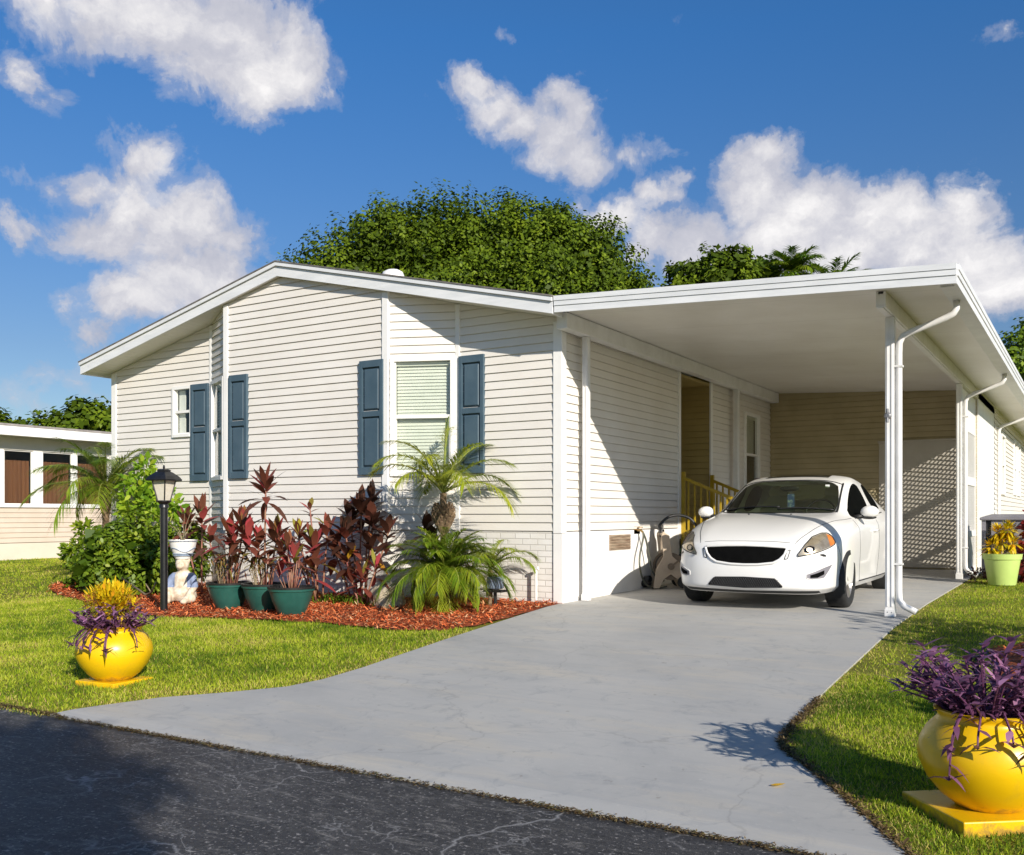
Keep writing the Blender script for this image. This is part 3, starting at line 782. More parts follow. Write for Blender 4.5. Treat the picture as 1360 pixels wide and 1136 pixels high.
CZ = lambda x: 3.40 - .0485 * x      # carport ceiling underside
def build_carport():
    Cp = thing('carport', (0, 0, 0), 'white aluminium carport with a flat roof on slim posts over the driveway', 'carport')
    x0, x1, y0, y1 = .152, 4.26, -.44, 25.
    rf = MB()
    rf.hexa([(x0, y0 + .03, CZ(x0)), (x1, y0 + .03, CZ(x1)), (x1, y1, CZ(x1)), (x0, y1, CZ(x0)), (x0, y0 + .03, CZ(x0) + .10), (x1, y0 + .03, CZ(x1) + .10), (x1, y1, CZ(x1) + .10), (x0, y1, CZ(x0) + .10)])
    rf.build('roof_panel', M['ceiling'], Cp)
    fa = MB()
    for a, b, o in ((-.05, .0235, .0), (.025, .077, .010), (.0785, .132, .018)):   # ribbed front fascia
        fa.hexa([(x0, y0 - o, CZ(x0) + a), (x1 + .03, y0 - o, CZ(x1) + a), (x1 + .03, y0 + .03, CZ(x1) + a), (x0, y0 + .03, CZ(x0) + a), (x0, y0 - o, CZ(x0) + b), (x1 + .03, y0 - o, CZ(x1) + b), (x1 + .03, y0 + .03, CZ(x1) + b), (x0, y0 + .03, CZ(x0) + b)])
    fa.hexa([(x0, y0 + .006, CZ(x0) - .045), (x1 + .025, y0 + .006, CZ(x1) - .045), (x1 + .025, y0 + .028, CZ(x1) - .045), (x0, y0 + .028, CZ(x0) - .045), (x0, y0 + .006, CZ(x0) + .128), (x1 + .025, y0 + .006, CZ(x1) + .128), (x1 + .025, y0 + .028, CZ(x1) + .128), (x0, y0 + .028, CZ(x0) + .128)])
    fa.build('front_fascia', M['fascia'], Cp)
    z = CZ(x1); g = MB()
    for a, b, o in ((-.05, .0235, .0), (.025, .077, .010), (.0785, .132, .018)):
        g.box(x1 + .002, x1 + .032 + o, y0 + .034, y1, z + a, z + b)
    g.box(x1 + .004, x1 + .026, y0 + .034, y1, z - .045, z + .128)
    g.box(x1 - .13, x1 + .0015, y0 + .2, y1, z - .03, z - .0015)
    g.build('gutter', M['fascia'], Cp)
    bl = MB(); bl.box(.052, .185, -.2, 8.36, 3.205, 3.384); b = bl.build('beam', M['alu'], Cp, bevel=.004)
    br = MB(); br.box(3.535, 3.555, -.1, 25, 3.07, CZ(3.56) - .002); br.box(3.605, 3.625, -.1, 25, 3.07, CZ(3.64) - .002); br.box(3.556, 3.604, -.1, 25, 3.062, 3.085); br.box(3.556, 3.604, -.098, -.09, 3.087, 3.20)
    br.build('beam', M['alu'], Cp)
    def post(x, y, zt, w=.085):
        p = MB(); h = w / 2; z0 = gz(y) + .02
        p.box(x - h, x + h, y - h, y + h, z0, zt)
        for s in (-1, 1): p.box(x + s * h * .5 - .008, x + s * h * .5 + .008, y - h - .007, y - h - .0002, z0 + .1, zt - .02)
        p.box(x - h - .006, x + h + .006, y - h - .010, y + h + .006, z0 - .002, z0 + .075)
        return p.build('post', M['alu'], Cp, bevel=.004)
    post(.118, .42, 3.203, .075); post(.118, 6.05, 3.203); p1 = post(3.578, .42, 3.06); post(3.578, 6.15, 3.06); post(3.578, 12, 3.06)
    for x in (3.56, 3.60): sc = MB(); sc.ellipsoid((x, .42 - .054, .072), (.006, .004, .006), 8); sc.build('screw', M['greymetal'], p1)
    fx = MB(); fx.lathe([(0, 0), (.035, 0), (.035, .03), (.018, .045), (0, .045)], 12, (0, 0, 0)); fx.tube([(0, 0, .03), (0, .07, .035)], .012, 8); fx.tube([(0, 0, .03), (0, -.07, .035)], .012, 8)
    o = fx.build('flag_bracket', M['greymetal'], p1); o.rotation_euler = (R_(90), 0, 0); o.location = (3.565, .42 - .048, 2.06)
    def spout(y, kick=.12):
        s = MB(); g = gz(y) + .02
        s.tube([(4.19, y, 3.16), (4.19, y, 3.085), (4.165, y, 3.04), (4.10, y, 3.005), (3.78, y, 2.90), (3.70, y, 2.865), (3.665, y, 2.80), (3.66, y, 2.7), (3.66, y, g + .26), (3.665, y, g + .16), (3.715, y - .01, g + .105), (3.71 + kick, y - .03, g + .055)], .033, 10)
        o = s.build('downspout', M['alu'], Cp, smooth=True)
        for z in (2.55, .55): st = MB(); st.box(3.622, 3.70, y - .037, y + .037, z, z + .02); st.build('strap', M['alu'], o)
    spout(.42); spout(6.15); spout(12)

def build_shed():
    S = thing('utility_room', (0, 0, 0), 'cream sided storage room closing the back of the carport', 'building')
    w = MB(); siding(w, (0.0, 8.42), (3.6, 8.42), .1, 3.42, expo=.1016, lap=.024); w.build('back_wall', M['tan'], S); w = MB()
    hs = [(1.55, 2.35, 1.55, 2.75), (5.2, 6.0, 1.6, 2.85), (6.5, 7.3, 1.6, 2.85)]
    siding(w, (3.62, 11.4), (3.62, 25), .25, 3.2, hs)
    w.build('wall', M['siding'], S)
    sm = MB(); sm.box(3.585, 3.625, 8.42, 11.4, .05, 3.2); sm.box(3.50, 3.585, 8.385, 8.41, .10, 3.2); sm.build('smooth_panel', M['trim'], S)
    bs = MB(); bs.box(3.57, 3.615, 11.41, 25, .02, .245); bs.build('plinth', M['stucco'], S)
    for h in hs: window(S, (3.62, 11.4), (0, 1), *h, blind=False)
    p = MB(); p.box(2.0, 3.48, 8.372, 8.40, .13, 2.36); p.box(1.98, 3.50, 8.366, 8.40, 2.362, 2.40); pp = p.build('panel_door', M['greypanel'], S, bevel=.003)
    # lattice screen closing the open side
    L = thing('lattice_screen', (3.56, 0, 0), 'white diagonal lattice screen closing the carport side beside the storage room', 'screen')
    y0, y1, z0, z1 = 6.22, 8.36, .17, 2.42; mb = MB(); step = .0805; wd = .0225
    for fam in (1, -1):
        x = 0.0 if fam == 1 else .008
        k = -40
        while k < 70:
            c = k * step; k += 1     # line z = fam*(y-y0) + c  (+z0)
            ps = []
            a, b = y0, y1
            za, zb_ = z0 + fam * (a - y0) + c, z0 + fam * (b - y0) + c
            # clip to z range
            t0, t1 = 0., 1.; dz = zb_ - za
            lo, hi = ((z0 - za) / dz, (z1 - za) / dz)
            if lo > hi: lo, hi = hi, lo
            t0, t1 = max(0, lo), min(1, hi)
            if t1 - t0 < .01: continue
            A = (x, a + (b - a) * t0, za + dz * t0); B = (x, a + (b - a) * t1, za + dz * t1)
            mb.bar(A, B, wd, .006, up=(1, 0, 0))
    mb.build('slats', M['trim'], L)
    hd = MB(); hd.box(-.01, .018, y0, y1, 2.472, 3.05); hd.build('header_board', M['trim'], L)
    f = MB(); f.box(-.012, .02, y0 - .03, y1 + .02, z1, z1 + .05); f.box(-.012, .02, y0 - .03, y1 + .02, z0 - .05, z0); f.box(-.012, .02, y0 - .03, y0, z0, z1); f.box(.014, .034, y0, y1, 1.55, 1.68); f.box(.014, .034, y0, y1, .70, .80)
    f.build('frame', M['trim'], L)

def build_steps():
    S = thing('entry_steps', (.03, 4.4, gz(4.4)), 'entry steps with yellow railings leading up into the wall recess behind the car', 'steps')
    t = MB()
    for i in range(4):
        t.box(.26 * i, .26 * (i + 1) - .0005, -.60, .60, 0, .60 - .15 * i)
    t.build('treads', M['stucco'], S)
    for y in (-.63, .63):
        r = MB()
        r.bar((.0, y, 1.58), (1.0, y, 1.16), .045, .045); r.bar((.0, y, .80), (1.0, y, .30), .03, .03)
        for i in range(9):
            x = .10 + .1 * i; r.bar((x, y, .80 - .5 * x), (x, y, 1.58 - .42 * x), .024, .024)
        r.bar((.02, y, 0), (.02, y, 1.66), .055, .055); r.bar((.98, y, 0), (.98, y, 1.2), .05, .05)
        r.build('railing', M['rail'], S)

def build_neighbour():
    N = thing('neighbour_house', (-15.8, 0, 0), 'low beige neighbouring house with dark curtained porch windows under a flat roof', 'house')
    w = MB(); ya, yb = -7, 16
    siding(w, (0, ya), (0, yb), .42, 1.24, expo=.115, lap=.02)
    w.build('wall', M['pinksiding'], N)
    b = MB(); b.box(-6, .012, ya, yb, -.4, .415); b.build('base', M['cream'], N)
    sill = MB(); sill.box(-.05, .05, ya, yb, 1.24, 1.30); sill.build('sill', M['trim'], N)
    hd = MB(); hd.box(-.06, .02, ya, yb, 2.56, 2.86); hd.build('lintel', M['soffit'], N)
    inn = MB(); inn.box(-6, -.6, ya, yb, .42, 2.85); inn.build('inner_wall', M['dark'], N)
    # bays: (y0,y1)
    edges = []
    y = -6.12
    while y < 15:
        edges += [(y + .07, y + .77), (y + 1.0, y + 1.78), (y + 1.89, y + 2.78)]; y += 2.86 + .0
    off = 2.578 - (-6.12 + 2.86 * 3 + .07)
    last = ya
    for a, bb in edges:
        a += off; bb += off
        if bb > yb: break
        p = MB(); p.box(-.05, .012, last, a, 1.301, 2.559); p.build('mullion', M['trim'], N)
        wn = MB(); wn.box(-.06, -.02, a + .001, a + .03, 1.301, 2.559); wn.box(-.06, -.02, bb - .03, bb - .001, 1.301, 2.559); wn.box(-.06, -.02, a + .03, bb - .03, 1.301, 1.33); wn.box(-.06, -.02, a + .03, bb - .03, 2.53, 2.559)
        wi = wn.build('window', M['trim'], N)
        g = MB(); g.box(-.042, -.038, a + .03, bb - .03, 1.33, 2.53); g.build('pane', M['pane'], wi)
        cu = MB(); n = 14
        for i in range(n):
            u0, u1 = a + (bb - a) * i / n, a + (bb - a) * (i + 1) / n; o = .03 if i % 2 else 0
            cu.add([(-.20 - o, u0, 1.31), (-.17 - .03 + o, u1, 1.31), (-.17 - .03 + o, u1, 2.33), (-.20 - o, u0, 2.33)], [(0, 1, 2, 3)])
        cu.build('curtain', M['curtain'], wi)
        last = bb
    p = MB(); p.box(-.05, .012, last, yb, 1.301, 2.559); p.build('mullion', M['trim'], N)
    f = MB(); f.box(.52, .55, ya - .3, yb + .3, 2.845, 3.05); f.build('fascia', M['trim'], N)
    r = MB(); r.hexa([(.56, ya - .3, 3.04), (.56, yb + .3, 3.04), (-6, yb + .3, 3.5), (-6, ya - .3, 3.5), (.56, ya - .3, 3.09), (.56, yb + .3, 3.09), (-6, yb + .3, 3.56), (-6, ya - .3, 3.56)][0:4][::-1] + [(.56, yb + .3, 3.09), (.56, ya - .3, 3.09), (-6, ya - .3, 3.56), (-6, yb + .3, 3.56)][0:4])
    r.v = [(.56, ya - .3, 3.052), (.56, yb + .3, 3.052), (-6, yb + .3, 3.5), (-6, ya - .3, 3.5), (.56, ya - .3, 3.10), (.56, yb + .3, 3.10), (-6, yb + .3, 3.56), (-6, ya - .3, 3.56)]
    r.build('roof', M['nroof'], N)
    s = MB(); s.box(-.06, .519, ya - .3, yb + .3, 2.862, 2.88); s.build('soffit', M['soffit'], N)

# ================================================================== CAR
def eval_mesh(o):
    dg = bpy.context.evaluated_depsgraph_get(); dg.update()
    return bpy.data.meshes.new_from_object(o.evaluated_get(dg))

def build_car():
    rows = [
     [(0, .075, .705), (.28, .088, .705), (.50, .125, .70), (.64, .185, .692), (.75, .28, .68), (.825, .42, .672)],
     [(0, .20, .785), (.28, .215, .785), (.50, .25, .785), (.665, .32, .775), (.785, .43, .752), (.868, .58, .715)],
     [(0, .58, .900), (.28, .58, .905), (.53, .60, .905), (.70, .63, .880), (.82, .69, .835), (.908, .80, .765)],
     [(0, .95, .965), (.28, .955, .970), (.59, .97, .968), (.74, .99, .945), (.845, 1.03, .895), (.925, 1.12, .81)],
     [(0, 1.27, 1.005), (.34, 1.30, 1.005), (.68, 1.41, 1.0), (.765, 1.50, .985), (.85, 1.54, .945), (.930, 1.5, .845)],
     [(0, 2.02, 1.405), (.33, 2.04, 1.402), (.605, 2.11, 1.378), (.665, 2.18, 1.36), (.865, 2.08, .975), (.936, 2.08, .865)],
     [(0, 2.52, 1.495), (.33, 2.52, 1.490), (.60, 2.54, 1.46), (.675, 2.55, 1.405), (.872, 2.56, .99), (.938, 2.56, .875)],
     [(0, 2.66, 1.485), (.33, 2.66, 1.480), (.60, 2.67, 1.452), (.675, 2.68, 1.407), (.872, 2.69, .995), (.938, 2.69, .88)],
     [(0, 3.2, 1.45), (.33, 3.2, 1.445), (.58, 3.2, 1.415), (.65, 3.2, 1.37), (.858, 3.42, 1.03), (.930, 3.40, .90)],
     [(0, 3.46, 1.40), (.33, 3.46, 1.395), (.55, 3.47, 1.365), (.61, 3.5, 1.325), (.82, 3.78, 1.055), (.916, 3.76, .91)],
     [(0, 4.08, 1.12), (.28, 4.08, 1.12), (.5, 4.06, 1.11), (.62, 4.07, 1.10), (.77, 4.1, 1.065), (.885, 4.14, .92)],
     [(0, 4.50, 1.075), (.28, 4.49, 1.075), (.5, 4.46, 1.07), (.64, 4.42, 1.055), (.74, 4.38, 1.03), (.835, 4.36, .92)],
     [(0, 4.60, 1.0), (.28, 4.59, 1.0), (.5, 4.56, .995), (.63, 4.52, .985), (.70, 4.48, .965), (.77, 4.46, .91)]]
    ZS_ = 1.045
    nR = len(rows)
    ring = [rows[0][c] for c in range(6)] + [rows[r][5] for r in range(1, nR - 1)] + [rows[-1][c] for c in range(5, -1, -1)]
    K = len(ring)
    bm = bmesh.new()
    vt = {}
    def V(key, p):
        if key not in vt: vt[key] = bm.verts.new(p)
        return vt[key]
    MATW, MATS = 1, 2     # windscreen+rear glass, side glass
    def topface(q, sgn):
        keys = []
        for (r, c) in q:
            p = rows[r][c]
            keys.append(V(('t', r, c, 1 if c == 0 else sgn), (p[0] * sgn, p[1], p[2])))
        f = bm.faces.new(keys if sgn > 0 else keys[::-1]); return f
    for sgn in (1, -1):
        for r in range(nR - 1):
            for c in range(5):
                f = topface([(r, c), (r, c + 1), (r + 1, c + 1), (r + 1, c)], sgn)
                if r == 4 and c <= 1: f.material_index = MATW
                if r == 9 and c <= 1: f.material_index = MATW
                if c == 3 and r in (4, 5, 7): f.material_index = MATS
        def rk(k):
            if k < 6: return (0, k)
            if k < 6 + nR - 2: return (k - 5, 5)
            return (nR - 1, K - 1 - k)
        # lower rings
        ctr = []
        for k in range(K):
            r, c = rk(k); ctr.append(rows[r][c])
        nrm = []
        for k in range(K):
            a = ctr[max(0, k - 1)]; b = ctr[min(K - 1, k + 1)]
            t = Vector((b[0] - a[0], b[1] - a[1])).normalized(); n = Vector((t.y, -t.x))
            if k == 0: n = Vector((0, -1))
            if k == K - 1: n = Vector((0, 1))
            nrm.append(n)
        levF = [(.655, .030), (.555, .050), (.44, .066), (.33, .064), (.235, .050), (.175, -.04)]
        levS = [(.67, .012), (.58, .014), (.46, .004), (.35, -.008), (.25, -.012), (.19, -.07)]
        prev = [('t', *rk(k), 1 if rk(k)[1] == 0 else sgn) for k in range(K)]
        for l in range(6):
            cur = []
            for k in range(K):
                y = ctr[k][1]
                w = 1.0 if k <= 4 else (.5 if k == 5 else 0.0)
                if k >= K - 5: w = .6
                z = levF[l][0] * w + levS[l][0] * (1 - w); o = levF[l][1] * w + levS[l][1] * (1 - w)
                if k >= 6 and k < K - 6:   # sides: spread between shoulder and sill
                    top = ctr[k][2]; z = top + (.19 - top) * [.16, .34, .55, .74, .9, 1.][l]
                key = ('l', l, k, 1 if ctr[k][0] == 0 else sgn)
                V(key, ((ctr[k][0] + nrm[k].x * o) * sgn, y + nrm[k].y * o, z)); cur.append(key)
            for k in range(K - 1):
                q = [vt[prev[k]], vt[cur[k]], vt[cur[k + 1]], vt[prev[k + 1]]]
                f = bm.faces.new(q if sgn > 0 else q[::-1])
            prev = cur
    bm.normal_update()
    # creases: hood crease line, shoulder line, glass borders
    cr = bm.edges.layers.float.new('crease_edge')
    inv = {v: k for k, v in vt.items()}
    for e in bm.edges:
        a, b = inv[e.verts[0]], inv[e.verts[1]]
        mats = {f.material_index for f in e.link_faces}
        if len(mats) > 1: e[cr] = .75
        if a[0] == b[0] == 't':
            if a[2] == b[2] == 5: e[cr] = max(e[cr], .35)
            if a[2] == b[2] == 2 and a[1] <= 4 and b[1] <= 4: e[cr] = max(e[cr], .35)
            if a[1] == b[1] == 0: e[cr] = max(e[cr], .45)
        if a[0] == b[0] == 'l' and a[1] == b[1] == 4: e[cr] = .4
    me = bpy.data.meshes.new('body'); bm.to_mesh(me); bm.free()
    for m in ('paint', 'cglass', 'cglass', 'void'): me.materials.append(M[m])
    body = bpy.data.objects.new('body', me); COL.objects.link(body)
    for p in me.polygons: p.use_smooth = True
    sub = body.modifiers.new('s', 'SUBSURF'); sub.levels = sub.render_levels = 3
    full = eval_mesh(body); body.modifiers.clear()
    # split into paint / screens / side glass
    def pick(ms, name, test=None):
        b = bmesh.new(); b.from_mesh(full)
        bmesh.ops.delete(b, geom=[f for f in b.faces if f.material_index not in ms or (test and not test(f.calc_center_median()))], context='FACES')
        for f in b.faces: f.material_index = 0; f.smooth = True
        m = bpy.data.meshes.new(name); b.to_mesh(m); b.free(); m.materials.append(M['cglass'])
        o = bpy.data.objects.new(name, m); COL.objects.link(o); o.parent = T; return o
    T = thing('parked_car', (2.125, .19, .028), 'white four door saloon car parked under the carport', 'car', rz=R_(1.0))
    T.scale = (1, 1, ZS_)
    bvh_b = bmesh.new(); bvh_b.from_mesh(full); bvh = BVHTree.FromBMesh(bvh_b); bvh_b.free()
    # closed copy for the wheel arch boolean
    b = bmesh.new(); b.from_mesh(full)
    be = [e for e in b.edges if e.is_boundary]
    bmesh.ops.contextual_create(b, geom=be)
    m2 = bpy.data.meshes.new('body_closed'); b.to_mesh(m2); b.free()
    for m in ('paint', 'cglass', 'cglass', 'void'):
        if len(m2.materials) < 4: m2.materials.append(M[m])
    body.data = m2
    cut = MB()
    for y in (.93, 3.72):
        for s in (-1, 1):
            cut.tube([(s * .60, y, .325), (s * 1.2, y, .325)], .365, 40)
    # grille and lower intake recess
    co = cut.build('cutter', M['void'])
    bo = body.modifiers.new('b', 'BOOLEAN'); bo.object = co; bo.operation = 'DIFFERENCE'; bo.solver = 'EXACT'; bo.material_mode = 'TRANSFER'
    cutm = eval_mesh(body); body.modifiers.clear()
    bpy.data.objects.remove(co)
    b = bmesh.new(); b.from_mesh(cutm)
    names = [m.name if m else '' for m in cutm.materials]
    gl = [i for i, n in enumerate(names) if n.startswith('car_glass')]
    bmesh.ops.delete(b, geom=[f for f in b.faces if f.material_index in gl], context='FACES')
    mb_ = bpy.data.meshes.new('body'); b.to_mesh(mb_); b.free()
    for m in cutm.materials: mb_.materials.append(m)
    for p in mb_.polygons: p.use_smooth = True
    body.data = mb_; body.parent = T
    smooth_angle(body, 38)
    pick((1,), 'windscreen', lambda c: c.y < 2.5); pick((1,), 'rear_window', lambda c: c.y > 2.5)
    for sg in (1, -1):
        for a, b_ in ((0, 2.6), (2.6, 5)): pick((2,), 'side_window', lambda c: c.x * sg > 0 and a < c.y < b_)

    # patches that follow the body surface
    def patch(name, top, bot, dirv, m, off=.004, nu=18, nv=6, parent=T, mir=1, rim=None):
        """top/bot: polylines [(s,z)] ; s is measured across the cast direction"""
        d = Vector(dirv).normalized(); a = Vector((-d.y, d.x, 0))
        if a.x < 0: a = -a
        def along(pl, t):
            x = pl[0][0] + (pl[-1][0] - pl[0][0]) * t
            for (x0, z0), (x1, z1) in zip(pl, pl[1:]):
                if x0 - 1e-9 <= x <= x1 + 1e-9: return (x, z0 + (z1 - z0) * (x - x0) / max(x1 - x0, 1e-9))
            return pl[-1]
        mb = MB(); G = []
        for j in range(nv + 1):
            for i in range(nu + 1):
                t = i / nu; p = along(top, t); q = along(bot, t); u = j / nv
                s, z = q[0] + (p[0] - q[0]) * u, q[1] + (p[1] - q[1]) * u
                org = a * s + Vector((0, 0, z)) - d * 3 + Vector((0, 1.0, 0)) * 0
                h = bvh.ray_cast(org, d, 6)
                P = (h[0] - d * off) if h[0] else org + d * 3
                G.append(P)
        base = [Vector((p.x * mir, p.y, p.z)) for p in G]
        W = nu + 1
        mb.v = [tuple(p) for p in base]
        for j in range(nv):
            for i in range(nu):
                q = [j * W + i, j * W + i + 1, (j + 1) * W + i + 1, (j + 1) * W + i]
                mb.f.append(q if mir > 0 else q[::-1]); mb.m.append(0)
        o = mb.build(name, m, parent, smooth=True)
        loop = base[:W] + [base[j * W + nu] for j in range(1, nv + 1)] + [base[nv * W + i] for i in range(nu - 1, -1, -1)] + [base[j * W] for j in range(nv - 1, -1, -1)]
        if rim:
            r = MB(); r.tube(loop, rim[0], 6, caps=False); r.build(rim[2], rim[1], o, smooth=True)
        return o
    # black window surround lines and panel gaps, as thin tubes on the surface
    def surf_line(pts, dirv, r, m, name, parent=T, mir=1, n=30, off=-.0005):
        d = Vector(dirv).normalized(); P = []
        for i in range(n + 1):
            t = i / n * (len(pts) - 1); k = min(int(t), len(pts) - 2); p = Vector(pts[k]).lerp(Vector(pts[k + 1]), t - k)
            h = bvh.ray_cast(p - d * 2, d, 5)
            if h[0]: q = h[0] - d * off; P.append((q.x * mir, q.y, q.z))
        if len(P) > 1:
            l = MB(); l.tube(P, r, 5); return l.build(name, m, parent, smooth=True)
    fy = (0, 1, 0)
    gt = [(-.445, .648), (-.43, .656), (-.2, .668), (0, .672), (.2, .668), (.43, .656), (.445, .648)]
    gb = [(-.445, .635), (-.425, .585), (-.375, .53), (-.31, .497), (-.15, .478), (0, .474), (.15, .478), (.31, .497), (.375, .53), (.425, .585), (.445, .635)]
    patch('grille', gt, gb, fy, M['void'], .006, 40, 10, rim=(.013, M['paint'], 'surround'))
    lt = [(-.40, .262), (-.33, .335), (0, .345), (.33, .335), (.40, .262)]; lb = [(-.40, .252), (0, .238), (.40, .252)]
    lo = patch('lower_grille', lt, lb, fy, M['void'], .004, 40, 8, rim=(.006, M['mesh'], 'surround'))
    hx = MB()          # honeycomb bars of the intake
    for j in range(5):
        for i in range(40):
            s = -.38 + .76 * i / 40 + (.0095 if j % 2 else 0); z = .252 + .019 * j
            lim = .40 - .07 * max(0, (z - .262) / .073)
            if abs(s) > lim: continue
            h = bvh.ray_cast(Vector((s, -2, z)), Vector((0, 1, 0)), 6)
            if h[0]:
                c = h[0] + Vector((0, -.007, 0)); hx.obox(c, (.0042, 0, 0), (0, .003, 0), (0, 0, .0062)); hx.obox(c + Vector((.0048, 0, .0095)), (.0065, 0, .0035), (0, .003, 0), (-.001, 0, .0018))
    hx.build('honeycomb', M['mesh2'], lo)
    pl = patch('bumper_lip', [(-.74, .215), (0, .205), (.74, .215)], [(-.74, .185), (0, .178), (.74, .185)], fy, M['mesh'], .003, 40, 2)
    dd = (-.55, .835, 0)
    for mir in (1, -1):
        hl = patch('headlight', [(.515, .585), (.60, .685), (.72, .765), (.85, .800), (.93, .80), (.985, .755), (.993, .715)], [(.515, .565), (.70, .60), (.90, .655), (.985, .685), (.993, .70)], dd, M['lens'], .013, 26, 8, mir=mir, rim=(.0045, M['mesh'], 'seal'))
        patch('reflector', [(.525, .582), (.60, .678), (.72, .757), (.85, .792), (.905, .793)], [(.525, .57), (.70, .606), (.905, .662)], dd, M['reflector'], .0035, 22, 6, hl, mir)
        surf_line([(.47, 0, .70), (.30, 0, .712), (0, 0, .715)], (0, 1, 0), .003, M['mesh'], 'bumper_gap', mir=mir)
        surf_line([(0, .56, .66), (0, .62, .55), (0, .60, .40)], (-1, 0, 0), .003, M['mesh'], 'bumper_gap', mir=mir)
        patch('indicator', [(.908, .79), (.955, .775), (.985, .74)], [(.908, .664), (.955, .678), (.985, .695)], dd, M['amber'], .0040, 8, 6, hl, mir)
        patch('bulb_shroud', [(.585, .64), (.62, .665), (.66, .672), (.70, .66)], [(.585, .61), (.62, .598), (.66, .605), (.70, .628)], dd, M['void'], .006, 10, 6, hl, mir)
        patch('bulb', [(.612, .650), (.64, .660), (.672, .650)], [(.612, .622), (.64, .612), (.672, .625)], dd, M['rim'], .009, 8, 6, hl, mir)
        patch('marker_light', [(.450, .62), (.480, .632)], [(.425, .535), (.456, .542)], fy, M['trim'], .004, 4, 6, mir=mir, rim=(.004, M['mesh'], 'seal'))
        patch('fog_light', [(.60, .385), (.66, .405), (.80, .455), (.925, .485)], [(.60, .345), (.66, .33), (.80, .345), (.925, .478)], dd, M['acgrey'], .004, 16, 6, mir=mir, rim=(.004, M['paint'], 'bezel'))
        patch('fog_insert', [(.64, .378), (.72, .40), (.80, .425)], [(.64, .350), (.72, .352), (.80, .385)], dd, M['void'], .008, 12, 4, mir=mir)
        patch('washer_cap', [(.76, .588), (.80, .590), (.835, .575)], [(.76, .575), (.80, .562), (.835, .562)], dd, M['mesh'], .004, 8, 3, mir=mir)
    for mir in (1, -1):
        surf_line([(.52, .13, 0), (.60, .35, 0), (.715, .80, 0), (.80, 1.2, 0), (.83, 1.48, 0)], (0, 0, -1), .0035, M['mesh'], 'bonnet_gap', mir=mir)
        for ys in ([1.47, 1.42, 1.44, 1.48], [2.62, 2.62, 2.60, 2.56]):
            surf_line([(0, ys[0], .93), (0, ys[1], .70), (0, ys[2], .45), (0, ys[3], .26)], (-1, 0, 0), .0035, M['mesh'], 'door_gap', mir=mir)
        surf_line([(0, 1.48, .255), (0, 3.35, .255)], (-1, 0, 0), .008, M['mesh'], 'sill_trim', mir=mir)
        surf_line([(0, 1.60, .945), (0, 2.1, .973), (0, 2.6, .988), (0, 3.3, 1.02)], (-1, 0, 0), .008, M['mesh'], 'window_strip', mir=mir)
        h = MB(); hy = 2.35
        q = bvh.ray_cast(Vector((2, hy, .80)), Vector((-1, 0, 0)), 4)[0]
        h.tube([(q.x - .005, hy - .11, .80), (q.x + .028, hy - .09, .805), (q.x + .03, hy + .08, .81), (q.x - .005, hy + .11, .81)], .014, 8)
        hd = h.build('handle', M['paint'], T, smooth=True)
        if mir < 0:
            for v in hd.data.vertices: v.co.x *= -1
            hd.data.flip_normals()
        # mirror
        mm = MB(); mm.ellipsoid((.995 * mir, 1.70, 1.02), (.105, .075, .072), 16)
        for i, v in enumerate(mm.v):
            x, y, z = v
            if y > 1.72: y = 1.72 + (y - 1.72) * .2
            mm.v[i] = (x, y, z)
        mo = mm.build('wing_mirror', M['paint'], T, smooth=True)
        gm = MB(); gm.box(min(.92 * mir, 1.07 * mir), max(.92 * mir, 1.07 * mir), 1.7385, 1.742, .975, 1.065); gm.build('mirror_glass', M['chrome'], mo)
        gb_ = MB(); gb_.tube([(.80 * mir, 1.66, .955), (.93 * mir, 1.69, .975)], .026, 8); gb_.ellipsoid((.985 * mir, 1.70, .958), (.09, .06, .022), 12); gb_.build('mirror_base', M['mesh'], mo, smooth=True)
    # wheels
    for y in (.93, 3.72):
        for s in (-1, 1):
            W = bpy.data.objects.new('wheel', None); COL.objects.link(W); W.empty_display_size = .1; W.parent = T
            W.location = (s * .812, y, .320)
            tm = MB(); prof = [(.215, -.10), (.245, -.115), (.29, -.115), (.312, -.10), (.322, -.07), (.322, .07), (.312, .10), (.29, .115), (.245, .115), (.215, .10)]
            n = 48; b0 = 0
            for r, x in prof:
                for k in range(n): a = 2 * math.pi * k / n; tm.v.append((x, r * math.cos(a), r * math.sin(a)))
            for i in range(len(prof) - 1):
                for k in range(n): tm.f.append([i * n + k, i * n + (k + 1) % n, (i + 1) * n + (k + 1) % n, (i + 1) * n + k]); tm.m.append(0)
            tm.build('tyre', M['tyre'], W, smooth=True)
            rm = MB()
            def ringx(prof, n=40):
                b = len(rm.v)
                for r, x in prof:
                    for k in range(n): a = 2 * math.pi * k / n; rm.v.append((x * s, r * math.cos(a), r * math.sin(a)))
                for i in range(len(prof) - 1):
                    for k in range(n): rm.f.append([b + i * n + k, b + i * n + (k + 1) % n, b + (i + 1) * n + (k + 1) % n, b + (i + 1) * n + k]); rm.m.append(0)
            ringx([(.222, -.08), (.205, -.08), (.200, .06), (.222, .098), (.228, .10), (.230, .09)])
            ringx([(.0, .092), (.035, .092), (.055, .082), (.06, .05), (0, .05)])
            for k in range(5):
                for da in (-.16, .16):
                    a = 2 * math.pi * k / 5 + da; ca, sa = math.cos(a), math.sin(a); a2 = 2 * math.pi * k / 5 + da * .55
                    rm.bar((s * .07, .045 * math.cos(a2 - da), .045 * math.sin(a2 - da)), (s * .085, .212 * math.cos(a2), .212 * math.sin(a2)), .036, .022, up=(1, 0, 0))
            rm.build('rim', M['rim'], W)
            dk = MB(); dk.tube([(-.02 * s, 0, 0), (.03 * s, 0, 0)], .15, 24); dk.build('brake_disc', M['greymetal'], W)
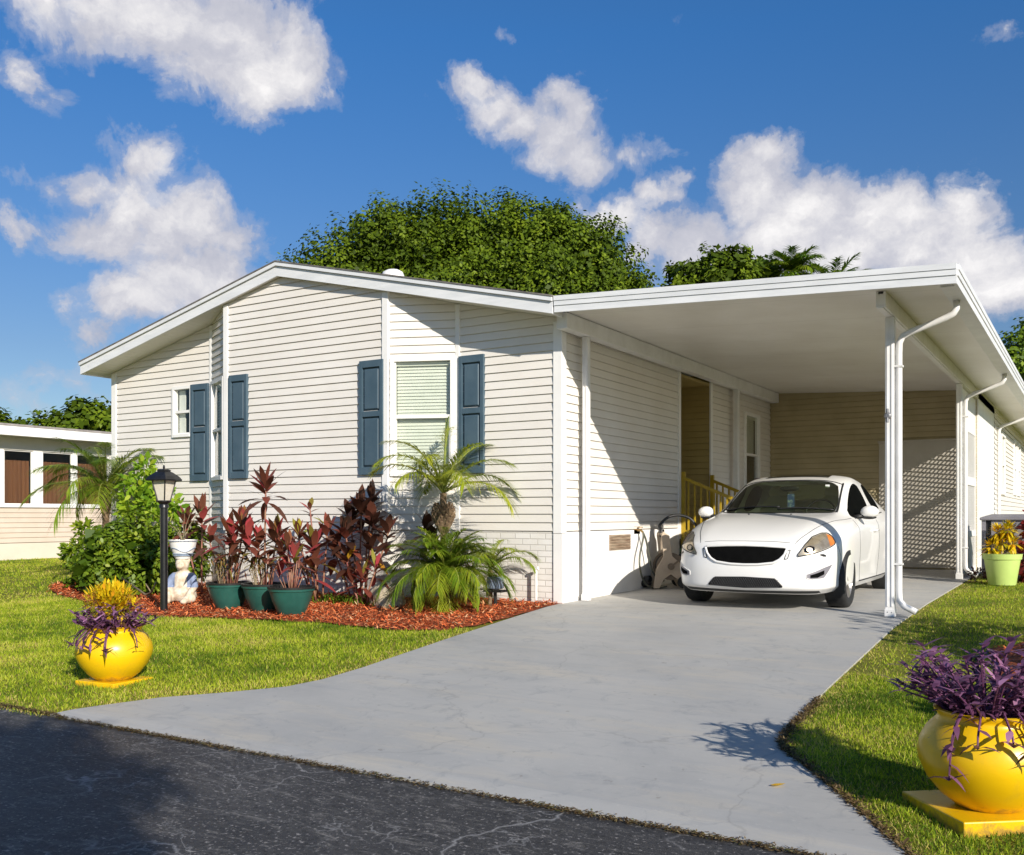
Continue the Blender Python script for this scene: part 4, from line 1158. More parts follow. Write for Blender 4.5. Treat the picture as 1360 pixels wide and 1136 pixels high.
    # underside and cabin
    u = MB(); u.box(-.70, .70, .35, 4.3, .20, .22); u.build('underbody', M['void'], T)
    c = MB(); c.box(-.72, .72, 1.50, 3.9, .35, .40); c.hexa([(-.75, 1.38, .60), (.75, 1.38, .60), (.75, 1.95, .60), (-.75, 1.95, .60), (-.73, 1.42, .96), (.73, 1.42, .96), (.73, 1.85, .975), (-.73, 1.85, .975)])
    c.box(-.72, .72, 3.40, 3.45, .4, .95); c.build('dashboard', M['void'], T)
    for x in (-.37, .37):
        st = MB(); st.ellipsoid((x, 2.45, .62), (.26, .30, .12), 16); st.ellipsoid((x, 2.72, .92), (.25, .10, .36), 16, rot=Matrix.Rotation(R_(-14), 3, 'X')); st.ellipsoid((x, 2.80, 1.27), (.13, .06, .09), 14)
        st.build('front_seat', M['seat'], T, smooth=True)
    st = MB(); st.ellipsoid((0, 3.22, .90), (.66, .12, .30), 18); st.build('rear_seat', M['seat'], T, smooth=True)
    sw = MB(); P = []
    for k in range(25):
        a = 2 * math.pi * k / 24; P.append((.37 + .185 * math.cos(a), 1.98 + .06 * math.sin(a), 1.0 + .165 * math.sin(a)))
    sw.tube(P, .014, 8, caps=False); sw.bar((.20, 1.98, 1.0), (.54, 1.98, 1.0), .03, .03); sw.build('steering_wheel', M['mesh'], T, smooth=True)
    rv = MB(); rv.ellipsoid((0, 1.93, 1.30), (.12, .02, .035), 14); rv.build('rear_view_mirror', M['mesh'], T, smooth=True)
    bc = MB(); bc.tube([(.03, 1.90, 1.27), (.03, 1.895, 1.24)], .003, 5); bc.box(-.012, .072, 1.885, 1.898, 1.075, 1.235); bc.build('hanging_card', M['bluecard'], T, bevel=.012)
    stk = MB(); 
    h = bvh.ray_cast(Vector((.46, 1.7, 1.33)), Vector((0, 1, -.0)), 3)[0]
    if h: stk.box(.435, .485, h.y - .012, h.y - .008, 1.312, 1.342); stk.build('sticker', M['trim'], T)
    # sunroof, wipers, antenna
    sr = MB(); G = []
    for j in range(7):
        for i in range(9):
            x, y = -.40 + .80 * i / 8, 2.28 + .62 * j / 6
            h = bvh.ray_cast(Vector((x, y, 3)), Vector((0, 0, -1)), 5)[0]; G.append((x, y, h.z + .0035))
    sr.v = G
    for j in range(6):
        for i in range(8): sr.f.append([j * 9 + i, j * 9 + i + 1, (j + 1) * 9 + i + 1, (j + 1) * 9 + i]); sr.m.append(0)
    sr.build('sunroof', M['cglass_dark'], T, smooth=True)
    for a, b_ in (((-.66, 1.47), (.02, 1.40)), ((.0, 1.36), (.64, 1.46))):
        surf_line([(a[0], a[1], 0), (b_[0], b_[1] , 0)], (0, 0, -1), .009, M['mesh'], 'wiper', n=14, off=.008)
    for x in (-.28, .22):
        q = bvh.ray_cast(Vector((x, 1.15, 3)), Vector((0, 0, -1)), 5)[0]; w = MB(); w.ellipsoid((x, 1.15, q.z + .003), (.014, .012, .008), 8); w.build('washer_jet', M['mesh'], T, smooth=True)
    surf_line([(-.68, 1.40, 0), (-.34, 1.285, 0), (0, 1.255, 0), (.34, 1.285, 0), (.68, 1.40, 0)], (0, 0, -1), .010, M['mesh'], 'scuttle', off=.0)
    an = MB(); an.ellipsoid((0, 3.28, 1.445), (.03, .07, .03), 10); an.build('aerial', M['paint'], T, smooth=True)
    # black screen border on the pillars
    for mir in (1, -1):
        P = []
        for i in range(21):
            t = i / 20; p = Vector((.685, 1.415, 1.0)).lerp(Vector((.607, 2.10, 1.375)), t)
            d = Vector((0, .9, -.43)).normalized(); h = bvh.ray_cast(p - d, d, 3)[0]
            if h: P.append((h.x * mir, h.y, h.z))
        l = MB(); l.tube(P, .012, 6); l.build('screen_seal', M['mesh'], T, smooth=True)
    P = []
    for i in range(31):
        x = -.60 + 1.2 * i / 30; h = bvh.ray_cast(Vector((x, 2.025 + .05 * abs(x) ** 1.5 * 3.4, 3)), Vector((0, 0, -1)), 4)[0]; P.append((h.x, h.y, h.z))
    l = MB(); l.tube(P, .010, 6); l.build('screen_seal', M['mesh'], T, smooth=True)

# ================================================================== PLANTS
def rosette(lv, c, n, L, W, up=.5, tint=(0, .8), spread=1., seed=0, droop=.35, axis=(0, 0, 1)):
    r = np.random.default_rng(seed); i = np.arange(n)
    a = i * 2.399 + r.normal(0, .2, n); t = i / max(1, n - 1)
    el = np.clip(-.30 + 1.65 * t ** 1.1 * (up + .25) / .75 + r.normal(0, .14, n), -.5, 1.5)
    D = np.stack([np.cos(a) * np.cos(el) * spread, np.sin(a) * np.cos(el) * spread, np.sin(el)], 1) + np.array(axis) * .15
    L = L * 1.25; W = W * 1.38
    P = np.array(c)[None] + np.stack([0 * a, 0 * a, (t - .5) * L * .45], 1)
    lv.add(P, D, L * r.uniform(.75, 1.15, n) * (1 - .25 * t), W * r.uniform(.8, 1.15, n), np.clip(tint[0] + (tint[1] - tint[0]) * r.random(n) ** 1.0, 0, 1), droop=droop * (1 - t * .8) * r.uniform(.6, 1.3, n), prof=LANCE, fold=.12)

def ti_plant(x, y, heads, label, m='ti', stems=None, group=None, z0=0., name='ti_plant', extra=None):
    """heads: (dx,dy,z,n,L,W,up,tint0,tint1)"""
    T = thing(name, (x, y, gz(y) + z0), label, 'plant', group)
    lv = Leaves(); sm = MB()
    for k, h in enumerate(heads):
        rosette(lv, h[:3], h[3], h[4], h[5], h[6], (h[7], h[8]), seed=int(abs(x * 1000) + k * 17) % 9999)
        b = (h[0] * .35, h[1] * .35, -.02); md = (h[0] * .6 + rnd.uniform(-.02, .02), h[1] * .6, h[2] * .5)
        sm.tube([b, md, h[:3], (h[0], h[1], h[2] + h[4] * .25)], [.014, .012, .010, .006], 6)
    if extra: extra(lv, sm)
    lv.build('foliage', M[m], T); sm.build('stem', M['redstem'], T, smooth=True)
    return T

def frond(lv, rb, P0, az, el, L, droop, nl, leafL, leafW, tint, seed, vdrop=.5):
    r = np.random.default_rng(seed); K = 14
    pts = []; p = np.array(P0, float); e = el
    for k in range(K + 1):
        pts.append(p.copy()); p = p + np.array([math.cos(az) * math.cos(e), math.sin(az) * math.cos(e), math.sin(e)]) * L / K
        e -= droop / K * (.4 + 1.2 * k / K)
    pts = np.array(pts)
    rb.tube([tuple(q) for q in pts], list(np.linspace(.012, .003, K + 1)), 5)
    t = np.linspace(.14, 1, nl); idx = t * K; i0 = np.minimum(idx.astype(int), K - 1); f = (idx - i0)[:, None]
    base = pts[i0] * (1 - f) + pts[i0 + 1] * f; tan = unit(pts[i0 + 1] - pts[i0])
    side = unit(np.cross(tan, [0, 0, 1.])); upv = np.cross(side, tan)
    for s in (-1, 1):
        D = tan * (.55 + .5 * t[:, None]) + side * s * (1.0 - .35 * t[:, None]) + upv * .22 + r.normal(0, .07, (nl, 3))
        ll = leafL * (.55 + .9 * np.sin(np.pi * np.clip(t * .85 + .12, 0, 1))) / 1.3
        lv.add(base, D, ll * r.uniform(.85, 1.1, nl), leafW, np.clip(tint + r.normal(0, .12, nl), 0, .86), droop=vdrop * r.uniform(.6, 1.2, nl), prof=(.6, 1., .0), ts=(0, .35, 1))

def palm(x, y, crown_z, nf, L, label, m='palmleaf', trunk_r=.05, leafL=.24, leafW=.011, el=(.1, 1.25), droop=1.3, tint=.5, seed=1, spear=0, boots=None, dead=0, nl=44, name='pygmy_palm', lean=(0, 0), z0=None):
    T = thing(name, (x, y, gz(y) if z0 is None else z0), label, 'palm')
    lv = Leaves(); rb = MB(); r = random.Random(seed)
    c = (lean[0], lean[1], crown_z)
    for k in range(nf):
        az = k * 2.399 + r.uniform(-.25, .25); t = (k + .5) / nf
        e = el[0] + (el[1] - el[0]) * t ** .9 + r.uniform(-.1, .1)
        frond(lv, rb, c, az, e, L * r.uniform(.85, 1.1) * (1 - .15 * t), droop * r.uniform(.8, 1.2) * (1 - .35 * t), nl, leafL, leafW, tint + r.uniform(-.15, .2), seed * 100 + k)
    for k in range(dead):
        az = r.uniform(0, 6.28); frond(lv, rb, (c[0], c[1], c[2] - .05), az, -.5, L * .7, .9, 24, leafL * .8, leafW, .95, seed * 200 + k)
    if spear: rb.tube([c, (c[0] + .02, c[1], c[2] + spear * .5), (c[0] + .04, c[1], c[2] + spear)], [.016, .012, .004], 6); frond(lv, rb, (c[0] + .01, c[1], c[2] + spear * .3), 0, 1.5, spear * .7, .1, 20, .10, .01, .2, seed + 5, .0)
    lv.build('fronds', M[m], T)
    rb.build('frond_stalk', M['greenstem'], T, smooth=True)
    tr = MB(); tr.tube([(0, 0, -.05), (lean[0] * .5, lean[1] * .5, crown_z * .5), c], [trunk_r * 1.15, trunk_r, trunk_r * 1.1], 10)
    if boots:
        z0_, z1_, rr = boots
        for k in range(90):
            a = k * 2.399; z = z0_ + (z1_ - z0_) * k / 90; w = rr * (.75 + .35 * math.sin(math.pi * k / 90))
            ca, sa = math.cos(a), math.sin(a); f = z / max(crown_z, .01)
            o = (lean[0] * f, lean[1] * f)
            tr.bar((o[0] + ca * w * .45, o[1] + sa * w * .45, z - .02), (o[0] + ca * w * 1.15, o[1] + sa * w * 1.15, z + .09), .035, .014)
    tr.build('trunk', M['boots'], T)
    return T

def blob_leaves(lv, centers, n, size, tint=(.1, .9), asp=.5, seed=1, jit=.35, upb=.3, clump=50, prof=(.0, 1., .0), cr=.32, inner=.15, zsq=1., align=0.):
    """leaf-sized faces on twig clumps spread over a set of spheres (x,y,z,r)"""
    r = np.random.default_rng(seed); C = np.array(centers, float); w = C[:, 3] ** 2; w /= w.sum()
    clumps = []; 
    for k in range(len(C)):
        m = max(6, int(clump * (C[k, 3] / C[:, 3].max()) ** 2)); d = unit(r.normal(0, 1, (m, 3)) + np.array([0, 0, upb]))
        rad = C[k, 3] * r.uniform(.62, 1.06, (m, 1)); p = C[k, :3] + d * rad * np.array([1, 1, zsq])
        clumps.append(np.concatenate([p, d, np.full((m, 1), C[k, 3] * cr), r.random((m, 1))], 1))
    Q = np.concatenate(clumps); kk = r.integers(0, len(Q), n); q = Q[kk]
    off = r.normal(0, 1, (n, 3)); off = unit(off) * r.random((n, 1)) ** .45
    P = q[:, :3] + off * q[:, 6:7]
    D = unit(q[:, 3:6] * .6 + off * .9 + r.normal(0, jit * 1.4, (n, 3)))
    S = unit(np.cross(D, r.normal(0, 1, (n, 3))))
    if align:
        N = unit(q[:, 3:6] * 1.0 + off * .9 + r.normal(0, align, (n, 3)) + [0, 0, .35]); D = unit(np.cross(N, r.normal(0, 1, (n, 3)))); S = unit(np.cross(N, D))
    T = np.clip(tint[0] + (tint[1] - tint[0]) * (.45 * q[:, 7] + .55 * r.random(n)), 0, 1)
    L = size * r.uniform(.65, 1.3, n)
    lv.add(P, D, L, L * asp, T, droop=.1, prof=prof, S=S)

CAM = (5.364, -9.849, 1.05); RV = (.8525, .5227); WV = (-.5227, .8525)
def world(lat, dep): return CAM[0] + lat * RV[0] + dep * WV[0], CAM[1] + lat * RV[1] + dep * WV[1]

def tree(x, y, lobes, n, size, label, m='oak', trunk_r=.3, seed=1, group=None, name='broadleaf_tree', clump=60, asp=.55, tint=(.05, .95), limbs=5, cr=.30, zg=None, zsq=1.):
    """lobes (dx,dy,z,r) relative to the trunk base"""
    g = gz(y) if zg is None else zg
    T = thing(name, (x, y, g), label, 'tree', group)
    lv = Leaves(); blob_leaves(lv, lobes, n, size, tint, asp, seed, clump=clump, cr=cr, zsq=zsq, align=.55)
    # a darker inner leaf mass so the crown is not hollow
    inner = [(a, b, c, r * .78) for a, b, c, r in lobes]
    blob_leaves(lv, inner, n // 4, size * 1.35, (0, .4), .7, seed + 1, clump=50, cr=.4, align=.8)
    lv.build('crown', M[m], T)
    tr = MB(); top = min(l[2] for l in lobes)
    fork = top * .55
    tr.tube([(0, 0, -.2), (.05, 0, fork * .5), (0, .05, fork)], [trunk_r * 1.25, trunk_r, trunk_r * .85], 12)
    for k, l in enumerate(lobes[:limbs * 3]):
        mid = (l[0] * .45, l[1] * .45, fork + (l[2] - fork) * .55)
        tr.tube([(0, .05, fork - .1), mid, (l[0], l[1], l[2])], [trunk_r * .55, trunk_r * .3, trunk_r * .1], 7)
    tr.build('trunk', M['bark'], T, smooth=True)
    return T

def build_trees():
    # big tree behind the house: crown lobes laid out in metres across / along / up from its trunk
    bx, by = world(-1.6, 38)
    r = random.Random(5); lobes = []
    for lat, z, rad in ((-7.5, 8.3, 2.1), (-6.0, 9.2, 2.4), (-4.4, 10.2, 2.5), (-2.7, 10.9, 2.6), (-1.0, 10.6, 2.5), (-.15, 10.6, 2.4), (.6, 10.4, 2.5), (1.8, 10.6, 2.4), (3.2, 9.7, 2.4), (4.2, 8.6, 2.0), (4.8, 7.7, 1.5), (-5.2, 8.0, 2.8), (-2.5, 8.4, 3.2), (.4, 8.2, 3.2), (2.6, 7.8, 2.8)):
        l = (lat + 1.3) * 1.05 + .3; rad *= 1.03
        if lat > 3: l -= .75
        for dep in ((-1.6, 1.8) if z > 9 else (-2.2, 2.4)):
            lobes.append((l * RV[0] + dep * WV[0], l * RV[1] + dep * WV[1], z + r.uniform(-.25, .25), rad * r.uniform(.9, 1.05)))
    tree(bx, by, lobes, 230000, .155, 'wide dome shaped dark green tree rising behind the house roof', trunk_r=.55, seed=3, clump=190, cr=.19, tint=(0, 1), asp=.62)
    def bg(lat, dep, lobes, n, size, label, **kw):
        x, y = world(lat, dep)
        L = [(l * RV[0] + d * WV[0], l * RV[1] + d * WV[1], z, r_) for l, d, z, r_ in lobes]
        return tree(x, y, L, n, size, label, **kw)
    bg(8.2, 40, [(-1.3, 0, 9.2, 1.3), (-.3, .5, 10.3, 1.3), (.6, -.3, 10.7, 1.2), (-1.6, .2, 9.9, .9), (1.6, .3, 10.7, 1.2), (.2, 0, 11.5, .8), (-1.1, 0, 10.9, .8), (1.2, 0, 11.6, .7), (0, 0, 9, 1.6)], 8000, .24, 'loose crowned tree showing over the left part of the carport roof', seed=12, trunk_r=.25, clump=40, asp=.45)
    bg(10.6, 42, [(-.9, 0, 10.3, 1.4), (.2, .3, 10.9, 1.2), (.9, 0, 10.2, 1.1), (0, 0, 8.7, 1.8), (-.4, .2, 11.9, .7), (.6, 0, 11.9, .6)], 5200, .24, 'light green airy tree beside the palm over the carport roof', m='bushleaf', seed=15, trunk_r=.2, clump=34, cr=.36)
    # two palms over the carport roof
    x, y = world(12.1, 41)
    palm(x, y, 11.3, 26, 1.5, 'feathery palm top standing up against the white cloud over the carport', 'palmdark', .16, .75, .06, (.1, 1.4), 1.3, .5, 31, nl=30, name='palm_tree')
    x, y = world(13.8, 41)
    palm(x, y, 10.7, 14, 2.0, 'palm of which only a frond tip shows over the carport roof edge', 'palmdark', .16, .7, .06, (.2, 1.1), 1.0, .4, 32, nl=30, name='palm_tree')
    # right edge
    bg(15.6, 29, [(-.8, 0, 5.0, 1.1), (.2, 0, 5.6, 1.1), (1.3, .4, 6.6, 1.2), (.4, -.3, 4.2, 1.5), (2.2, 0, 5.5, 1.6), (-.1, .2, 3.4, 1.4)], 13000, .17, 'olive green tree past the right end of the carport roof', m='bushleaf', seed=21, trunk_r=.2, clump=30, cr=.4, tint=(0, .8))
    # far left trees behind the neighbour
    bg(-34, 62, [(-3, 0, 5.4, 2.4), (-.5, .5, 5.7, 2.5), (2.2, 0, 4.6, 2.2), (4, .2, 3.6, 1.8), (-5.5, 0, 5.2, 2.4), (0, 0, 4, 3)], 9000, .42, 'low dark tree far behind the neighbouring roof, furthest to the side', seed=23, trunk_r=.3, clump=40)
    bg(-27.5, 60, [(-2.2, 0, 5.0, 2.2), (0, .4, 6.2, 2.3), (2.2, 0, 6.0, 2.3), (4.5, .3, 5.4, 2.3), (0, 0, 4, 3), (-3.8, 0, 3.9, 1.8)], 9000, .42, 'rounder dark tree far behind the neighbouring roof, beside the house wall', seed=24, trunk_r=.3, clump=40)
    # the tree across the road whose shade falls on the asphalt
    tree(10.7, -13.7, [(-.2, .35, 5.0, .62), (.35, -.45, 5.1, .6), (.75, -.75, 4.9, .55), (-.55, .2, 5.15, .45)], 3600, .22, 'small street tree across the road shading the asphalt', seed=40, trunk_r=.10, clump=40)
    # shrubs at the right bed, outside the frame, that shade the lawn
    for k, (x, y, rr, zc, lab) in enumerate(((7.15, -2.0, .95, 1.0, 'leafy shrub in the mulch bed shading the lawn, the larger of two'), (6.75, -4.7, .36, .80, 'small leafy shrub near the yellow urn shading the lawn'))):
        T = thing('leafy_shrub', (x, y, gz(y)), lab, 'shrub'); lv = Leaves()
        blob_leaves(lv, [(0, 0, zc, rr), (rr * .5, .2, zc * .7, rr * .8), (-rr * .4, -.2, zc * .6, rr * .8)], 2600, .13, seed=50 + k, clump=50)
        lv.build('foliage', M['bushleaf'], T); s = MB(); s.tube([(0, 0, -.05), (0, 0, zc)], [.04, .02], 8); s.build('stem', M['stem'], T)

def build_plants():
    # --- dense bush
    T = thing('green_shrub', (-6.35, -1.25, gz(-1.25)), 'wide rounded dark green shrub behind the lamp post', 'shrub'); lv = Leaves()
    blob_leaves(lv, [(0, 0, .40, .55), (-.55, .1, .36, .42), (.55, .05, .40, .46), (.05, .05, .72, .40), (-.35, .1, .66, .34), (.95, .2, .42, .40), (.70, .2, .72, .32), (-.88, .0, .28, .28), (1.05, .3, .78, .24)], 15000, .068, (0, .95), .55, 61, clump=75, cr=.27, prof=(.1, 1., .75, 0.), upb=.15, align=.7)
    blob_leaves(lv, [(-1.0, .0, .62, .16), (-1.12, 0, .48, .14), (-.85, 0, .85, .14)], 420, .085, (.2, .95), .5, 62, clump=12, cr=.5, prof=(.1, 1., .75, 0.))
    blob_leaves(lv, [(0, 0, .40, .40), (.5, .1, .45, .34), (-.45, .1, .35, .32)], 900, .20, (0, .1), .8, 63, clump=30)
    lv.build('foliage', M['bushleaf'], T)
    s = MB()
    for k in range(9): a = k * 2.4; s.tube([(math.cos(a) * .05, math.sin(a) * .05, -.03), (math.cos(a) * .2, math.sin(a) * .2, .3), (math.cos(a) * .45, math.sin(a) * .35, .7)], [.02, .015, .006], 6)
    s.tube([(.45, -.35, .25), (1.15, -.5, .06), (1.40, -.6, .12), (1.5, -.62, .25)], [.012, .014, .012, .008], 6); s.tube([(1.39, -.6, .1), (1.30, -.62, .22)], [.01, .006], 6)
    s.build('stem', M['stem'], T, smooth=True)
    # --- lime shrub above it
    T = thing('lime_shrub', (-6.75, -.62, gz(-.62)), 'tall lime green shrub with light leaves against the house corner', 'shrub'); lv = Leaves(); r = np.random.default_rng(5)
    cl = [(0, 0, 1.10, .22), (.10, .1, 1.35, .22), (-.12, 0, 1.55, .17), (.06, 0, 1.74, .12), (.34, .05, 1.22, .17), (-.2, 0, 1.25, .15), (.40, .1, 1.0, .17), (.58, .1, 1.15, .10), (.25, 0, 1.55, .1)]
    blob_leaves(lv, cl, 720, .125, (0, 1), .5, 71, clump=12, cr=.8, prof=(.15, .9, .85, 0.), upb=.6)
    lv.build('foliage', M['lime'], T)
    s = MB()
    for a, b, c, q in cl: s.tube([(a * .2, b * .2, -.03), (a * .6, b * .6, c * .5), (a, b, c)], [.015, .012, .006], 6)
    s.build('stem', M['greenstem'], T, smooth=True)
    # --- palm by the neighbour gap
    palm(-8.0, -.35, 1.48, 30, 1.25, 'fine leaved palm in the gap between the two houses', 'palmdark', .05, .36, .011, (-.1, 1.25), 1.7, .58, 41, boots=(1.0, 1.5, .07), nl=74)
    # --- feature palm and the bushy palm below it
    palm(-1.18, -.72, 1.33, 15, 1.12, 'slim pygmy palm with arching fronds in front of the shuttered window', 'palmleaf', .038, .29, .0115, (.50, 1.38), 2.05, .58, 42, spear=.88, boots=(.88, 1.14, .115), nl=66)
    palm(-.95, -1.0, .40, 54, .80, 'low bushy palm with dense fronds at the foot of the slim palm', 'palmdark', .05, .25, .0105, (.15, 1.45), 1.9, .58, 43, dead=10, boots=(.1, .40, .09), nl=62)
    palm(-.60, -.60, .45, 8, .62, 'thin young palm leaning over the brick skirting by the low bushy palm', 'palmleaf', .025, .22, .0105, (.55, 1.3), 1.9, .45, 44, nl=52)
    # --- ti plants in the ground
    ti_plant(-4.95, -1.05, [(0, 0, .98, 22, .36, .070, .55, 0, .8), (-.32, .0, .92, 14, .34, .065, .45, 0, .7), (-.18, -.1, .75, 10, .30, .06, .2, .0, .6)], 'red leaved ti plant right behind the black lamp post')
    ti_plant(-2.45, -.70, [(0, 0, 1.10, 22, .30, .085, .6, 0, .75), (-.22, .05, .98, 20, .30, .085, .5, 0, .8), (.20, -.02, .92, 20, .30, .085, .5, 0, .8), (-.05, -.22, .78, 22, .32, .085, .45, 0, .85), (.30, -.18, .62, 18, .30, .08, .4, .1, .97), (-.30, -.15, .60, 16, .30, .08, .4, .1, .9), (.05, -.32, .48, 18, .30, .075, .35, .3, 1.0), (.42, .0, .80, 14, .28, .075, .4, 0, .8), (.0, .2, 1.22, 14, .26, .085, .7, 0, .6)], 'largest ti plant clump, dark maroon, between the pots and the palm', 'tidark')
    ti_plant(-2.05, -1.15, [(0, 0, .30, 14, .26, .05, .45, .5, .9), (-.22, .08, .22, 12, .24, .05, .35, .3, .85), (.15, .05, .42, 10, .26, .045, .5, .5, .92)], 'low pinkish ti plant at the front of the maroon clump')
    ti_plant(-1.62, -.45, [(0, 0, .85, 16, .26, .085, .55, 0, .55), (.12, -.05, .68, 12, .24, .08, .4, 0, .6)], 'small dark ti plant just behind the slim palm trunk', 'tidark')
    ti_plant(-2.82, -1.05, [(0, -.1, .62, 26, .40, .07, .40, .1, .9), (.12, .0, .80, 16, .28, .07, .5, .1, .8), (-.35, 0, .80, 14, .26, .06, .6, .1, .95), (-.25, .1, 1.12, 7, .20, .05, .4, .3, .95), (.1, -.25, .40, 14, .30, .07, .25, .3, 1.0), (-.45, .05, .55, 10, .26, .06, .4, .5, 1.0)], 'sprawling red ti plant with bare stalks behind the potted plants')
    # low grassy fringe along the mulch under the ti plants
    T = thing('low_fern', (-2.35, -1.0, gz(-1.0)), 'low thin stemmed green fern under the maroon ti clump', 'plant'); lv = Leaves(); r = np.random.default_rng(8); n = 260
    P = np.stack([r.uniform(-.55, .5, n), r.uniform(-.2, .15, n), np.zeros(n)], 1); a = r.random(n) * 6.28
    lv.add(P, np.stack([np.cos(a) * .5, np.sin(a) * .5, np.ones(n)], 1), r.uniform(.12, .30, n), .014, r.random(n) * .7, droop=.4, prof=(.5, 1, 0)); lv.build('foliage', M['palmdark'], T)

POTS = [(-3.46, -1.92), (-2.92, -1.87), (-2.37, -1.99)]
def build_pots():
    labs = ['teal planter pot nearest the seated statue', 'teal planter pot between two others of its kind', 'teal planter pot closest to the maroon ti clump']
    for (x, y), lab in zip(POTS, labs):
        T = thing('planter_pot', (x, y, gz(y) + .015), lab, 'plant pot', 'teal planter pots in front of the house', rz=rnd.uniform(-.3, .3))
        p = MB(); p.lathe([(0, .0), (.135, 0), (.155, .025), (.215, .16), (.245, .265), (.258, .27), (.264, .31), (.240, .312), (.234, .24), (0, .235)], 40); p.build('body', M['greenpot'], T, smooth=False); smooth_angle(T.children[0], 35)
        s = MB(); s.lathe([(.232, .246), (.12, .255), (0, .26)], 24); s.build('soil', M['potsoil'], T)
        s = MB(); s.lathe([(.266, .296), (.268, .316), (.238, .318), (.236, .25)], 40); s.build('rim', M['mesh'], T)
    # their plants
    def drystems(n, h, seed):
        def f(lv, sm):
            r = random.Random(seed)
            for k in range(n):
                a = r.uniform(0, 6.28); d = r.uniform(.02, .12); hh = h * r.uniform(.6, 1.1)
                p0 = (math.cos(a) * d * .5, math.sin(a) * d * .5, -.02); p1 = (math.cos(a) * d * 1.6, math.sin(a) * d * 1.6, hh)
                sm.tube([p0, p1], [.007, .004], 5)
        return f
    ti_plant(*POTS[0], [(.02, 0, .55, 22, .30, .065, .55, .1, .88), (.18, .05, .64, 22, .32, .070, .55, .1, .9), (-.30, -.02, .50, 10, .26, .06, .35, 0, .7), (.32, 0, .52, 20, .32, .07, .5, .1, .88), (.12, -.05, .44, 16, .26, .06, .4, 0, .9)], 'bushy maroon ti plant growing in the teal pot nearest the statue', z0=.28, extra=drystems(10, .4, 3))
    ti_plant(*POTS[1], [(.0, .02, 1.10, 22, .36, .062, .42, .1, .87), (.14, .05, .52, 20, .30, .07, .55, .1, .9), (-.1, 0, .44, 18, .28, .075, .5, .2, .9), (.30, -.02, .40, 14, .26, .06, .45, .3, .95)], 'tall stalked red ti plant rising above the others from the middle teal pot', z0=.28, extra=drystems(9, .4, 4))
    ti_plant(*POTS[2], [(.05, .0, .32, 12, .24, .05, .5, .5, 1.0), (-.10, .05, .44, 12, .22, .05, .6, .3, .95)], 'sparse reddish ti plant in the teal pot closest to the maroon clump', z0=.28, extra=drystems(12, .35, 5))
    for k, (dx, lab) in enumerate(((0, 'yellowish croton with thin dry stems in the teal pot nearest the statue'), (1, 'yellowish croton with thin dry stems in the middle teal pot'))):
        x, y = POTS[dx]; T = thing('croton', (x - .05, y - .06, gz(y) + .28), lab, 'plant'); lv = Leaves(); r = np.random.default_rng(30 + k); n = 150
        P = r.normal(0, 1, (n, 3)) * [.10, .08, .07] + [0, 0, .27]; D = unit(r.normal(0, 1, (n, 3)) + [0, 0, .3])
        lv.add(P, D, r.uniform(.07, .15, n), .016, r.random(n), droop=.2, prof=(.3, 1, .7, 0)); lv.build('foliage', M['dry'], T)
        s = MB(); rr = random.Random(k)
        for q in range(12): a = rr.uniform(0, 6.28); s.tube([(math.cos(a) * .03, math.sin(a) * .03, -.02), (math.cos(a) * .10, math.sin(a) * .09, .24)], [.005, .003], 5)
        s.build('stem', M['stem'], T)

